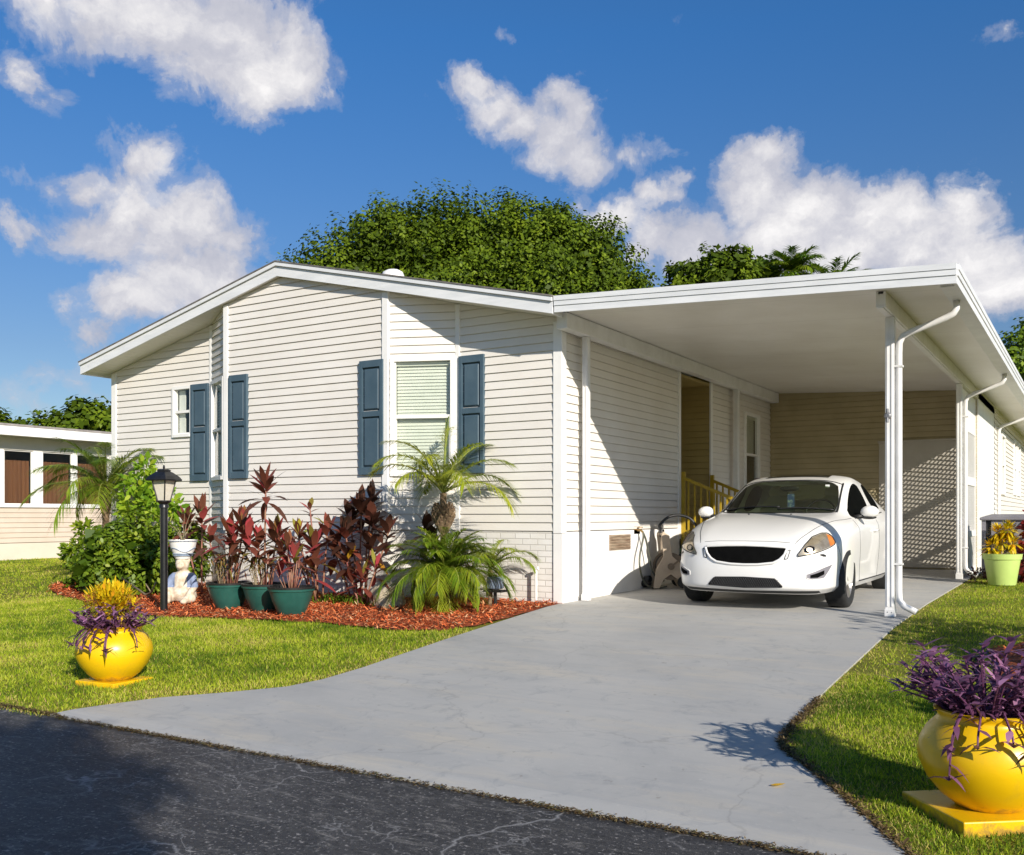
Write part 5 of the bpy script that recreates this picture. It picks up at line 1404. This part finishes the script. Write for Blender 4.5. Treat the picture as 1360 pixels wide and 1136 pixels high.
URN = [(-1.10, -5.18, .0), (4.965, -5.28, .55)]
def build_urns():
    labs = [('round yellow urn standing on the lawn by the road', 'square yellow paver half sunk under the lawn urn by the road', ), ('round yellow urn in the near corner beside the driveway', 'square yellow paver under the near corner urn')]
    for (x, y, rz), (lu, ls), hs in zip(URN, labs, (.20, .24)):
        g = gz(y) - (.018 if hs < .22 else 0)
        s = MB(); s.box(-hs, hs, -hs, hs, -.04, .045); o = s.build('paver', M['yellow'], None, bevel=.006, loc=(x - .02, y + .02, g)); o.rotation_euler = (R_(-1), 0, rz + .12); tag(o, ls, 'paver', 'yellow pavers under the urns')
        T = thing('yellow_urn', (x, y, g + .045), lu, 'urn', 'yellow urns on both sides of the driveway')
        prof = [(0, 0), (.12, 0), (.135, .008), (.19, .045), (.245, .105), (.275, .165), (.282, .205), (.272, .25), (.245, .295), (.212, .325), (.198, .340), (.200, .352), (.214, .362), (.216, .372), (.200, .374), (.188, .345), (0, .335)]
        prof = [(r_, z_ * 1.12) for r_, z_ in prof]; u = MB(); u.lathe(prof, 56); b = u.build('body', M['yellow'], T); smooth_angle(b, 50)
        d = MB(); d.lathe([(.187, .385), (.10, .396), (0, .40)], 24); d.build('soil', M['potsoil'], T)
    def purple(x, y, z, n, H, label, seed, back=0., spread=1., trail=10, tl=(.10, .30), ta=(-2.9, .2)):
        T = thing('purple_heart', (x, y, z), label, 'plant'); lv = Leaves(); sm = MB(); r = random.Random(seed); g = np.random.default_rng(seed)
        def stem(pts):
            sm.tube(pts, [.005] * (len(pts) - 1) + [.003], 5)
            P = []; D = []
            for i in range(len(pts) - 1):
                a, b = Vector(pts[i]), Vector(pts[i + 1]); t = (b - a)
                m = max(1, int(t.length / .038))
                for k in range(m):
                    q = a + t * ((k + .5) / m); az = r.uniform(0, 6.28); dv = Vector((math.cos(az), math.sin(az), .25)) + t.normalized() * .7
                    P.append(q); D.append(dv)
            # tip pair
            for k in range(3): az = r.uniform(0, 6.28); P.append(Vector(pts[-1])); D.append(Vector((math.cos(az), math.sin(az), .5)))
            n_ = len(P); lv.add(np.array(P), np.array(D), g.uniform(.06, .125, n_), g.uniform(.018, .030, n_), np.clip(g.normal(.48, .25, n_), 0, 1), droop=g.uniform(0, .5, n_), prof=(.5, 1., .7, 0.), fold=.2)
        for k in range(n):
            a = r.uniform(0, 6.28); rad = .17 * math.sqrt(r.random()); h = H * (.35 + .65 * r.random() ** 1.8) * (1.15 - rad * 1.2); o = r.uniform(.6, 1.5) * spread
            p0 = (math.cos(a) * rad, math.sin(a) * rad, -.01); p1 = (p0[0] + math.cos(a) * .06 * o, p0[1] + math.sin(a) * .06 * o, h * .5); p2 = (p0[0] + math.cos(a) * .16 * o, p0[1] + math.sin(a) * .16 * o, h)
            stem([p0, p1, p2])
        for k in range(trail):
            a = r.uniform(*ta); rad = .20; L = r.uniform(*tl)
            p = [(math.cos(a) * .12, math.sin(a) * .12, .0), (math.cos(a) * .20, math.sin(a) * .20, .04), (math.cos(a) * .25, math.sin(a) * .25, .0), (math.cos(a) * .295, math.sin(a) * .295, -L * .45), (math.cos(a) * .31, math.sin(a) * .31, -L)]
            stem(p)
        lv.build('foliage', M['purple'], T); sm.build('stem', M['purplestem'], T)
        return T
    x, y, _ = URN[0]; purple(x + .06, y - .03, gz(y) + .42, 60, .16, 'dark purple trailing plant spilling over the lawn urn', 91, spread=.8, trail=7, tl=(.04, .14))
    x, y, _ = URN[1]; purple(x, y, gz(y) + .44, 105, .28, 'tall purple trailing plant filling the near corner urn', 92, spread=1.0, trail=11, tl=(.06, .24), ta=(-2.0, .1))
    # yellow croton in the lawn urn
    x, y, _ = URN[0]; T = thing('croton', (x - .09, y + .03, gz(y) + .41), 'bright yellow croton standing in the lawn urn', 'plant'); lv = Leaves(); g = np.random.default_rng(9); n = 1100
    d = unit(g.normal(0, 1, (n, 3)) + [0, 0, .5]); P = d * g.uniform(.3, 1, (n, 1)) * [.215, .19, .17] + [0, 0, .17]
    lv.add(P, unit(d + g.normal(0, .5, (n, 3)) + [0, 0, .45]), g.uniform(.045, .085, n), g.uniform(.013, .022, n), g.random(n) ** .8, droop=.1, prof=(.4, 1, .8, .1), fold=.15)
    P = np.array([[.05, 0, .32]]); lv.add(P, [[.15, 0, 1]], .10, .02, .5, prof=(.4, 1, .8, .1))
    lv.build('foliage', M['croton'], T); s = MB()
    for k in range(8): a = k * .8; s.tube([(0, 0, -.02), (math.cos(a) * .08, math.sin(a) * .08, .14)], [.006, .004], 5)
    s.build('stem', M['stem'], T)
    # lime tub with croton by the carport
    x, y = 4.22, 5.35
    T = thing('lime_tub', (x, y, gz(y) + .01), 'lime green plastic tub standing beside the grey cooling unit', 'plant pot')
    p = MB(); p.lathe([(0, 0), (.175, 0), (.18, .01), (.235, .36), (.25, .365), (.262, .44), (.25, .442), (.235, .40), (0, .395)], 44); b = p.build('body', M['limepot'], T); smooth_angle(b, 35)
    d = MB(); d.lathe([(.236, .401), (0, .41)], 24); d.build('soil', M['potsoil'], T)
    T = thing('croton', (x, y, gz(y) + .41), 'yellow and green croton growing in the lime tub', 'plant'); lv = Leaves(); g = np.random.default_rng(10); n = 520
    c = np.array([[0, 0, .22], [.08, 0, .38], [-.14, 0, .14], [.12, .05, .2], [-.05, 0, .34]]); q = c[g.integers(0, 5, n)]; d = unit(g.normal(0, 1, (n, 3)))
    P = q + d * .05; lv.add(P, unit(d + [0, 0, .35]), g.uniform(.09, .16, n), g.uniform(.025, .04, n), g.random(n), droop=.3, prof=LANCE, fold=.12); lv.build('foliage', M['croton'], T)
    s = MB(); 
    for p in c: s.tube([(0, 0, -.02), tuple(p)], [.012, .006], 6)
    s.build('stem', M['stem'], T)
    # red leaved plant at the frame edge
    T = thing('red_croton', (4.68, 5.95, gz(5.95)), 'dark red croton at the frame edge beside the lime tub', 'plant'); lv = Leaves()
    blob_leaves(lv, [(0, 0, .35, .26), (.2, 0, .6, .25), (.05, .1, .8, .18)], 520, .16, (0, 1), .4, 77, clump=14, cr=.6, prof=LANCE); lv.build('foliage', M['red'], T)
    s = MB(); s.tube([(0, 0, -.02), (.05, 0, .7)], [.02, .01], 6); s.build('stem', M['stem'], T)

def build_small_things():
    # lamp post
    x, y = -4.0, -2.42; g = gz(y)
    T = thing('lamp_post', (x, y, g), 'black garden lamp post with a four sided lantern in the mulch bed', 'lamp post')
    p = MB(); p.tube([(0, 0, -.05), (0, 0, 1.30)], .043, 20); p.lathe([(.043, 0), (.055, .0), (.055, .03), (.043, .05)], 20, (0, 0, 1.24)); p.build('post', M['black'], T, smooth=False); smooth_angle(T.children[0], 40)
    f = MB(); n = 4; zb, zt, rb, rt = 1.33, 1.575, .072, .135
    f.lathe([(0, -.03), (.05, -.03), (.085, 0), (.085, .012), (0, .012)], 20, (0, 0, zb - .012))
    gl = MB(); cs = [(math.cos(math.pi / 4 + k * math.pi / 2 + .2), math.sin(math.pi / 4 + k * math.pi / 2 + .2)) for k in range(4)]
    for k in range(4):
        a, b = cs[k], cs[(k + 1) % 4]
        f.bar((a[0] * rb, a[1] * rb, zb), (a[0] * rt, a[1] * rt, zt), .014, .014)
        f.bar((a[0] * rt, a[1] * rt, zt), (b[0] * rt, b[1] * rt, zt), .016, .016)
        gl.add([(a[0] * rb * .96, a[1] * rb * .96, zb), (b[0] * rb * .96, b[1] * rb * .96, zb), (b[0] * rt * .96, b[1] * rt * .96, zt), (a[0] * rt * .96, a[1] * rt * .96, zt)], [(0, 1, 2, 3)])
    fr = f.build('lantern_frame', M['black'], T)
    gl.build('pane', M['frost'], fr)
    c = MB(); n = 4
    rr = [(.20, -.015), (.205, .0), (.175, .035), (.10, .085), (.075, .095), (.075, .108), (.085, .112), (.04, .125), (.0, .13)]
    for r_, z in rr:
        for k in range(8): 
            a = math.pi / 4 * k + math.pi / 4 + .2; q = 1.0 if k % 2 == 0 else .76
            c.v.append((math.cos(a) * r_ * q, math.sin(a) * r_ * q, zt + z))
    for i in range(len(rr) - 1):
        for k in range(8): c.f.append([i * 8 + k, i * 8 + (k + 1) % 8, (i + 1) * 8 + (k + 1) % 8, (i + 1) * 8 + k]); c.m.append(0)
    c.f.append([0, 7, 6, 5, 4, 3, 2, 1]); c.m.append(0)
    c.ellipsoid((0, 0, zt + .145), (.014, .014, .03), 8)
    c.build('cap', M['black'], T)
    # seated statue carrying a bowl planter on its head
    x, y = -4.42, -1.80; g = gz(y); K_ = 1.28
    m = MB()
    E_ = m.ellipsoid
    E_((0, 0, .10), (.13, .11, .10), 16); E_((0, .01, .21), (.10, .085, .13), 16); E_((-.085, 0, .25), (.045, .05, .055), 12); E_((.085, 0, .25), (.045, .05, .055), 12)
    E_((0, -.015, .385), (.066, .066, .075), 16); E_((0, -.07, .365), (.038, .035, .03), 12); E_((0, 0, .31), (.05, .05, .05), 12)
    for s in (-1, 1):
        m.tube([(s * .10, -.005, .26), (s * .135, -.04, .17), (s * .105, -.11, .09)], [.036, .034, .030], 10); E_((s * .10, -.125, .07), (.036, .04, .028), 12)
        m.tube([(s * .07, .02, .08), (s * .12, -.10, .055), (s * .085, -.17, .04)], [.06, .048, .035], 10); E_((s * .085, -.185, .035), (.038, .045, .03), 12)
        E_((s * .06, .0, .42), (.018, .014, .028), 10)
    o = m.build('garden_statue', M['statue'], smooth=True)
    rm = o.modifiers.new('r', 'REMESH'); rm.mode = 'VOXEL'; rm.voxel_size = .011; rm.use_smooth_shade = True
    o.data = eval_mesh(o); o.modifiers.clear(); o.location = (x, y, g + .02); o.scale = (K_,) * 3; o.rotation_euler = (0, 0, R_(28)); tag(o, 'small seated figure statue in a blue jacket between the shrub and the pots', 'statue')
    T = thing('bowl_planter', (x, y, g + .02 + .435 * K_), 'blue white glazed bowl planter carried on the head of the seated statue', 'plant pot')
    b = MB(); b.lathe([(0, 0), (.09, 0), (.10, .02), (.11, .05), (.15, .14), (.165, .215), (.175, .22), (.175, .24), (.155, .24), (.145, .20), (0, .195)], 32); bo = b.build('body', M['trim'], T); smooth_angle(bo, 40)
    bd = MB()
    for r_, z in ((.116, .045), (.122, .065), (.171, .225)): bd.lathe([(r_ - .004, -.007), (r_ + .004, -.007), (r_ + .004, .007), (r_ - .004, .007)], 32, (0, 0, z))
    P = [(math.cos(a) * (.142 + .010 * math.sin(a * 3)), math.sin(a) * (.142 + .010 * math.sin(a * 3)), .115 + .025 * math.sin(a * 3)) for a in np.linspace(0, 2 * math.pi, 49)]
    bd.tube(P, .006, 6, caps=False); bd.build('band', M['bluegrey'], T)
    T2 = thing('thin_stemmed_plant', (x, y, g + .02 + .435 * K_ + .19), 'thin pale stemmed plant with few leaves in the bowl planter', 'plant'); s = MB(); lv = Leaves(); r = random.Random(4)
    for k in range(9):
        a = r.uniform(0, 6.28); e = (math.cos(a) * r.uniform(.05, .3), math.sin(a) * .12, r.uniform(.12, .42)); s.tube([(0, 0, 0), (e[0] * .4, e[1] * .4, e[2] * .6), e], [.006, .005, .003], 5)
        lv.add([e] * 5, [[r.uniform(-1, 1), r.uniform(-1, 1), r.uniform(-.2, .8)] for q in range(5)], .07, .025, [r.random() * .7 for q in range(5)], prof=(.3, 1, .7, 0))
    s.build('stem', M['stem'], T2); lv.build('foliage', M['bushleaf'], T2)
    # limestone boulder
    x, y = -1.75, -1.05; bm = bmesh.new(); bmesh.ops.create_icosphere(bm, subdivisions=4, radius=1)
    from mathutils import noise as nz
    for v in bm.verts:
        p = v.co.copy(); k = 1 + .28 * nz.noise(p * 1.6 + Vector((3, 1, 2))) + .10 * nz.noise(p * 4) + .04 * nz.noise(p * 11); v.co = Vector((p.x * .21 * k, p.y * .17 * k, max(-.05, p.z * .24 * k + .09)))
    me = bpy.data.meshes.new('boulder'); bm.to_mesh(me); bm.free(); me.materials.append(M['stone']); o = bpy.data.objects.new('boulder', me); COL.objects.link(o); o.location = (x, y, gz(y)); tag(o, 'pale limestone boulder in the mulch between the ti clump and low palm', 'rock')
    # small ornament cube planter by the skirting
    T = thing('garden_ornament', (-.52, -.62, gz(-.62)), 'small blue grey square ornament on a short stake behind the low palm', 'ornament'); b = MB(); b.box(-.09, .09, -.06, .06, .22, .36); b.build('block', M['bluegrey'], T, bevel=.02); b = MB(); b.box(-.12, .12, -.07, .07, .185, .21); b.tube([(0, 0, -.05), (0, 0, .19)], .02, 8); b.build('stand', M['mesh'], T)
    # hose reel
    x, y = .30, 2.56; g = gz(y) + .025
    T = thing('hose_reel', (x, y, g), 'beige hose reel cart with a raised black hose loop beside the car', 'hose reel', rz=R_(-58))
    f = MB()
    for s in (-1, 1):
        X = s * .19
        # A-shaped moulded side plate
        prof = [(-.24, .0), (-.16, .0), (-.09, .13), (.0, .19), (.09, .13), (.16, .0), (.24, .0), (.23, .16), (.17, .30), (.10, .37), (.02, .44), (-.02, .72), (-.11, .78), (-.13, .72), (-.10, .44), (-.20, .26)]
        n = len(prof); f.add([(X - .018, a, z) for a, z in prof] + [(X + .018, a, z) for a, z in prof], [tuple(range(n)), tuple(range(n, 2 * n))[::-1]] + [(i, n + i, n + (i + 1) % n, (i + 1) % n) for i in range(n)])
    f.bar((-.2, -.11, .74), (.2, -.11, .74), .035, .035); f.bar((-.2, .0, .40), (.2, .0, .40), .05, .05)
    f.build('frame', M['beige'], T, bevel=.006)
    d = MB(); d.tube([(-.16, 0, .30), (.16, 0, .30)], .12, 24); 
    for X in (-.165, .165): d.tube([(X - .008, 0, .30), (X + .008, 0, .30)], .19, 28)
    d.build('drum', M['beigedark'], T)
    h = MB()
    for k in range(7):
        P = [(-.13 + .043 * k, math.cos(a) * .145, .30 + math.sin(a) * .145) for a in np.linspace(0, 2 * math.pi, 25)]; h.tube(P, .020, 6, caps=False)
    h.tube(spl([(.05, -.10, .78), (.0, -.12, .86), (-.03, .0, .97), (-.03, .16, 1.0), (0, .32, .94), (.03, .40, .78), (.04, .34, .60), (.03, .20, .47), (.0, .12, .42)]), .020, 8); h.build('hose', M['hose'], T, smooth=True)
    n_ = MB(); n_.tube([(.05, -.10, .80), (.07, -.10, .70)], .035, 10); n_.build('hose_coupling', M['mesh'], T); n_ = MB(); n_.tube([(-.08, -.36, .10), (.06, -.27, .12)], .05, 10); n_.ellipsoid((.0, -.32, .06), (.13, .09, .06), 12); n_.build('nozzle', M['mesh'], T, smooth=True)
    w = MB(); w.tube([(.21, 0, .30), (.24, 0, .30)], .045, 14); w.bar((.23, 0, .30), (.23, .10, .38), .03, .02); w.build('crank', M['beigedark'], T)
    for s in (-1, 1): wh = MB(); wh.tube([(s * .215, .17, .085), (s * .25, .17, .085)], .085, 18); wh.build('wheel', M['mesh'], T)
    # supply hose from the spigot
    hs = MB(); hs.tube(spl([(.10, 2.15, .82), (.115, 2.12, .74), (.12, 2.0, .52), (.13, 1.98, .34), (.14, 2.10, .15), (.17, 2.28, .06), (.24, 2.40, .055), (.32, 2.46, .075)]), .013, 8)
    hs.tube(spl([(.10, 2.15, .82), (.12, 2.20, .72), (.125, 2.30, .50), (.14, 2.34, .33), (.19, 2.40, .20), (.29, 2.44, .15)]), .013, 8)
    o = hs.build('garden_hose', M['greyhose'], smooth=True); tag(o, 'thin dark hose hanging in a loop from the wall tap down to the reel', 'hose')
    # cooling unit
    x, y = 4.28, 6.95; g = gz(y)
    T = thing('air_conditioner', (x, y, g), 'grey outdoor cooling unit with louvred sides behind the lime tub', 'air conditioner')
    b = MB(); b.box(-.40, .40, -.36, .36, .05, .90); b.box(-.42, .42, -.38, .38, .0, .05); b.build('cabinet', M['mesh'], T)
    for sx in (-1, 1):
        for sy in (-1, 1): c = MB(); c.box(sx * .405 - .03, sx * .405 + .03, sy * .365 - .03, sy * .365 + .03, .05, .902); c.build('corner_post', M['acgrey'], T)
    c = MB(); c.box(-.30, .370, -.39, -.362, .052, .90); c.build('front_panel', M['acgrey'], T)
    l = MB()
    for k in range(20): l.bar((-.415, -.335, .09 + .04 * k), (-.415, .335, .09 + .04 * k), .014, .02, up=(1, 0, 1)); l.bar((-.375, .372, .09 + .04 * k), (.375, .372, .09 + .04 * k), .014, .02, up=(0, 1, 1)); l.bar((.415, -.335, .09 + .04 * k), (.415, .335, .09 + .04 * k), .014, .02, up=(1, 0, 1))
    l.build('louvre', M['acgrey'], T)
    t = MB(); n = 8
    t.hexa([(-.46, -.43, .903), (.46, -.43, .903), (.46, .43, .903), (-.46, .43, .903), (-.46, -.43, .95), (.46, -.43, .95), (.46, .43, .95), (-.46, .43, .95)]); t.hexa([(-.45, -.42, .9505), (.45, -.42, .9505), (.45, .42, .9505), (-.45, .42, .9505), (-.30, -.28, 1.0), (.30, -.28, 1.0), (.30, .28, 1.0), (-.30, .28, 1.0)]); t.build('top_cover', M['acgrey'], T, bevel=.015)
    # folded banner leaning by the far window
    b = MB(); b.box(-.10, .10, -.16, .16, 0, .34); o = b.build('folded_banner', M['navy'], bevel=.02, loc=(.33, 6.35, 1.22)); 
    # it lies on a tall narrow cabinet against the wall
    o.location = (.30, 6.95, gz(6.95) + 1.30); tag(o, 'red and navy folded banner on the narrow cabinet under the far window', 'banner')
    T = thing('storage_cabinet', (.30, 6.95, gz(6.95) + .02), 'narrow pale cabinet against the house wall under the far window', 'cabinet'); c = MB(); c.box(-.20, .24, -.30, .30, 0, 1.277); c.build('body', M['trim'], T, bevel=.006)
    c = MB(); c.box(.242, .254, -.285, -.004, .06, 1.24); c.build('door', M['trim'], T); c = MB(); c.box(.242, .254, .004, .285, .06, 1.24); c.build('door', M['trim'], T)
    lv = Leaves(); lv.add([[4.05, -5.36, gz(-5.36) + .022]], [[.8, .5, .1]], .07, .035, .9, prof=(.2, 1, .8, 0)); tag(lv.build('fallen_leaf', M['croton']), 'single yellow leaf lying on the driveway near the corner urn', 'leaf')
    # ground clutter beside the second post: low ground cover
    T = thing('low_groundcover', (3.86, 5.75, gz(5.75)), 'low dark ground cover at the foot of the second carport post', 'plant'); lv = Leaves()
    blob_leaves(lv, [(0, 0, .05, .12), (.2, -.05, .06, .12), (.38, -.1, .05, .10)], 260, .06, (0, .9), .5, 88, clump=14, cr=.5); lv.build('foliage', M['tidark'], T)

# ================================================================== SKY, SUN, CAMERA
SUN = Vector((1.0, -.63, .52)).normalized()
CLOUDS = [(150, 15, 75, .9), (235, 40, 75, 1.05), (320, 55, 80, 1.1), (375, 90, 62, 1.1), (345, 130, 45, .9), (275, 85, 70, .9), (60, 0, 55, .7), (30, 105, 46, .75), (75, 105, 30, .5),
 (195, 215, 44, .85), (225, 200, 28, .7), (110, 245, 40, .75), (60, 255, 34, .5), (170, 275, 66, .95), (240, 305, 66, 1.05), (130, 315, 55, .9), (310, 325, 40, .8), (280, 272, 22, .8), (240, 378, 66, 1.15), (185, 402, 52, 1.1), (305, 368, 54, 1.0), (15, 318, 28, .85), (80, 498, 36, .62), (135, 455, 26, .6), (60, 540, 40, .35), (120, 405, 30, .4),
 (622, 105, 26, .7), (640, 145, 34, .8), (670, 175, 38, .85), (745, 140, 36, .9), (720, 185, 44, .85), (770, 205, 46, .8), (830, 195, 40, .55), (870, 190, 30, .45), (700, 215, 40, .6), (655, 50, 20, .4),
 (1012, 215, 40, 1.1), (1010, 255, 52, 1.2), (1075, 265, 56, 1.2), (1150, 280, 60, 1.2), (1200, 285, 50, 1.1), (1260, 275, 44, 1.05), (1230, 320, 70, 1.2), (1120, 335, 80, 1.25), (1030, 320, 70, 1.15), (1290, 340, 60, 1.1), (1340, 380, 50, 1.1), (870, 262, 28, .9), (895, 238, 22, .7), (815, 290, 40, .95), (860, 315, 46, 1.0), (930, 330, 52, .95), (980, 345, 50, 1.0), (1280, 250, 20, .8), (1325, 58, 24, .45), (760, 262, 18, .5)]
def build_world():
    w = bpy.data.worlds.new('World'); scene.world = w; w.use_nodes = True
    nt = w.node_tree; nt.nodes.clear()
    out = nt.nodes.new('ShaderNodeOutputWorld'); bg = nt.nodes.new('ShaderNodeBackground')
    sky = nt.nodes.new('ShaderNodeTexSky'); sky.sky_type = 'NISHITA'; sky.sun_disc = False
    sky.sun_elevation = math.asin(SUN.z); sky.sun_rotation = math.atan2(SUN.x, SUN.y)
    sky.air_density = 1.0; sky.dust_density = .25; sky.ozone_density = 3.0; sky.altitude = 0
    tc = nt.nodes.new('ShaderNodeTexCoord'); d = tc.outputs['Generated']
    # warp the direction a little, then measure the angle to each cloud centre
    nz = nd(nt, 'ShaderNodeTexNoise'); nz.inputs['Scale'].default_value = 9; nz.inputs['Detail'].default_value = 7; nz.inputs['Roughness'].default_value = .62
    nt.links.new(d, nz.inputs['Vector'])
    sb = nd(nt, 'ShaderNodeVectorMath', operation='SUBTRACT'); nt.links.new(nz.outputs['Color'], sb.inputs[0]); sb.inputs[1].default_value = (.5, .5, .5)
    ml = nd(nt, 'ShaderNodeVectorMath', operation='SCALE'); ml.inputs['Scale'].default_value = .10; nt.links.new(sb.outputs[0], ml.inputs[0])
    ad = nd(nt, 'ShaderNodeVectorMath', operation='ADD'); nt.links.new(d, ad.inputs[0]); nt.links.new(ml.outputs[0], ad.inputs[1])
    sq = nd(nt, 'ShaderNodeVectorMath', operation='MULTIPLY'); nt.links.new(ad.outputs[0], sq.inputs[0]); sq.inputs[1].default_value = (1, 1, 1.35)
    acc = None
    for px, py, r, s in CLOUDS:
        v = Vector((RV[0] * (px - 680) / 1266 + WV[0], RV[1] * (px - 680) / 1266 + WV[1], (685 - py) / 1266)); k = v.length; v.normalize()
        ds = nd(nt, 'ShaderNodeVectorMath', operation='DISTANCE'); nt.links.new(sq.outputs[0], ds.inputs[0]); ds.inputs[1].default_value = (v.x, v.y, v.z * 1.35)
        rr = r * 1.68 / 1266 / k
        f = mth(nt, 'MULTIPLY_ADD', ds.outputs['Value'], -s / rr, s)
        if acc is None: acc = mth(nt, 'MAXIMUM', f, 0.0)
        else: acc = mth(nt, 'SMOOTH_MAX', acc, f, .25)
    fb = noise(nt, d, 19, 10, .63, .35)
    den = mth(nt, 'ADD', acc, mth(nt, 'MULTIPLY_ADD', fb, 1.25, -.625))
    mask = ramp(nt, den, [(.18, 0), (.33, .26), (.48, .76), (.66, 1)], 'EASE')
    # light and shade inside the clouds: thick parts bright, wisps and bellies grey-violet
    sh = noise(nt, sq.outputs[0], 13, 8, .6)
    lit = mth(nt, 'ADD', mth(nt, 'MULTIPLY', den, .55), mth(nt, 'MULTIPLY_ADD', sh, 1.2, -.55))
    cc = ramp(nt, lit, [(.08, (4.0, 4.2, 5.1)), (.38, (5.3, 5.35, 6.0)), (.62, (7.3, 7.2, 7.4)), (.88, (9.6, 9.4, 9.3))])
    # deepen the blue as a polarised daylight sky
    sz = nd(nt, 'ShaderNodeSeparateXYZ'); nt.links.new(d, sz.inputs[0])
    sk = mixc(nt, 1.0, sky.outputs[0], ramp(nt, sz.outputs[2], [(.0, (.74, .74, .76)), (.16, (.58, .66, .78)), (.45, (.36, .79, 1.16)), (1, (.6, .9, 1.1))]), 'MULTIPLY')
    col = mixc(nt, mask, sk, cc)
    nt.links.new(col, bg.inputs['Color']); bg.inputs['Strength'].default_value = .085
    nt.links.new(bg.outputs[0], out.inputs[0])
    w.cycles.sampling_method = 'AUTOMATIC'
    l = bpy.data.lights.new('sun', 'SUN'); l.energy = 4.6; l.angle = R_(.5); l.color = (1.0, .93, .82)
    o = bpy.data.objects.new('sun', l); COL.objects.link(o); o.rotation_euler = SUN.to_track_quat('Z', 'Y').to_euler(); o.location = (20, -20, 20)

def build_camera():
    c = bpy.data.cameras.new('camera'); o = bpy.data.objects.new('camera', c); COL.objects.link(o)
    o.location = CAM; o.rotation_euler = (R_(90), 0, math.atan2(.5227, .8525))
    c.sensor_width = 36; c.lens = 36 * 1266 / 1360; c.shift_y = (685 - 568) / 1360; c.clip_end = 2000; c.clip_start = .05
    scene.camera = o

build_setting(); build_beds(); build_grass(); build_house(); build_carport(); build_shed(); build_steps(); build_neighbour()
build_car(); build_trees(); build_plants(); build_pots(); build_urns(); build_small_things(); build_world(); build_camera()

vs = scene.view_settings
scene.display_settings.display_device = 'sRGB'
vs.view_transform = 'Standard'; vs.look = 'None'; vs.gamma = 1.0; vs.use_curve_mapping = False
vs.exposure = .40
cy = scene.cycles
cy.max_bounces = 8; cy.transparent_max_bounces = 16; cy.use_denoising = True
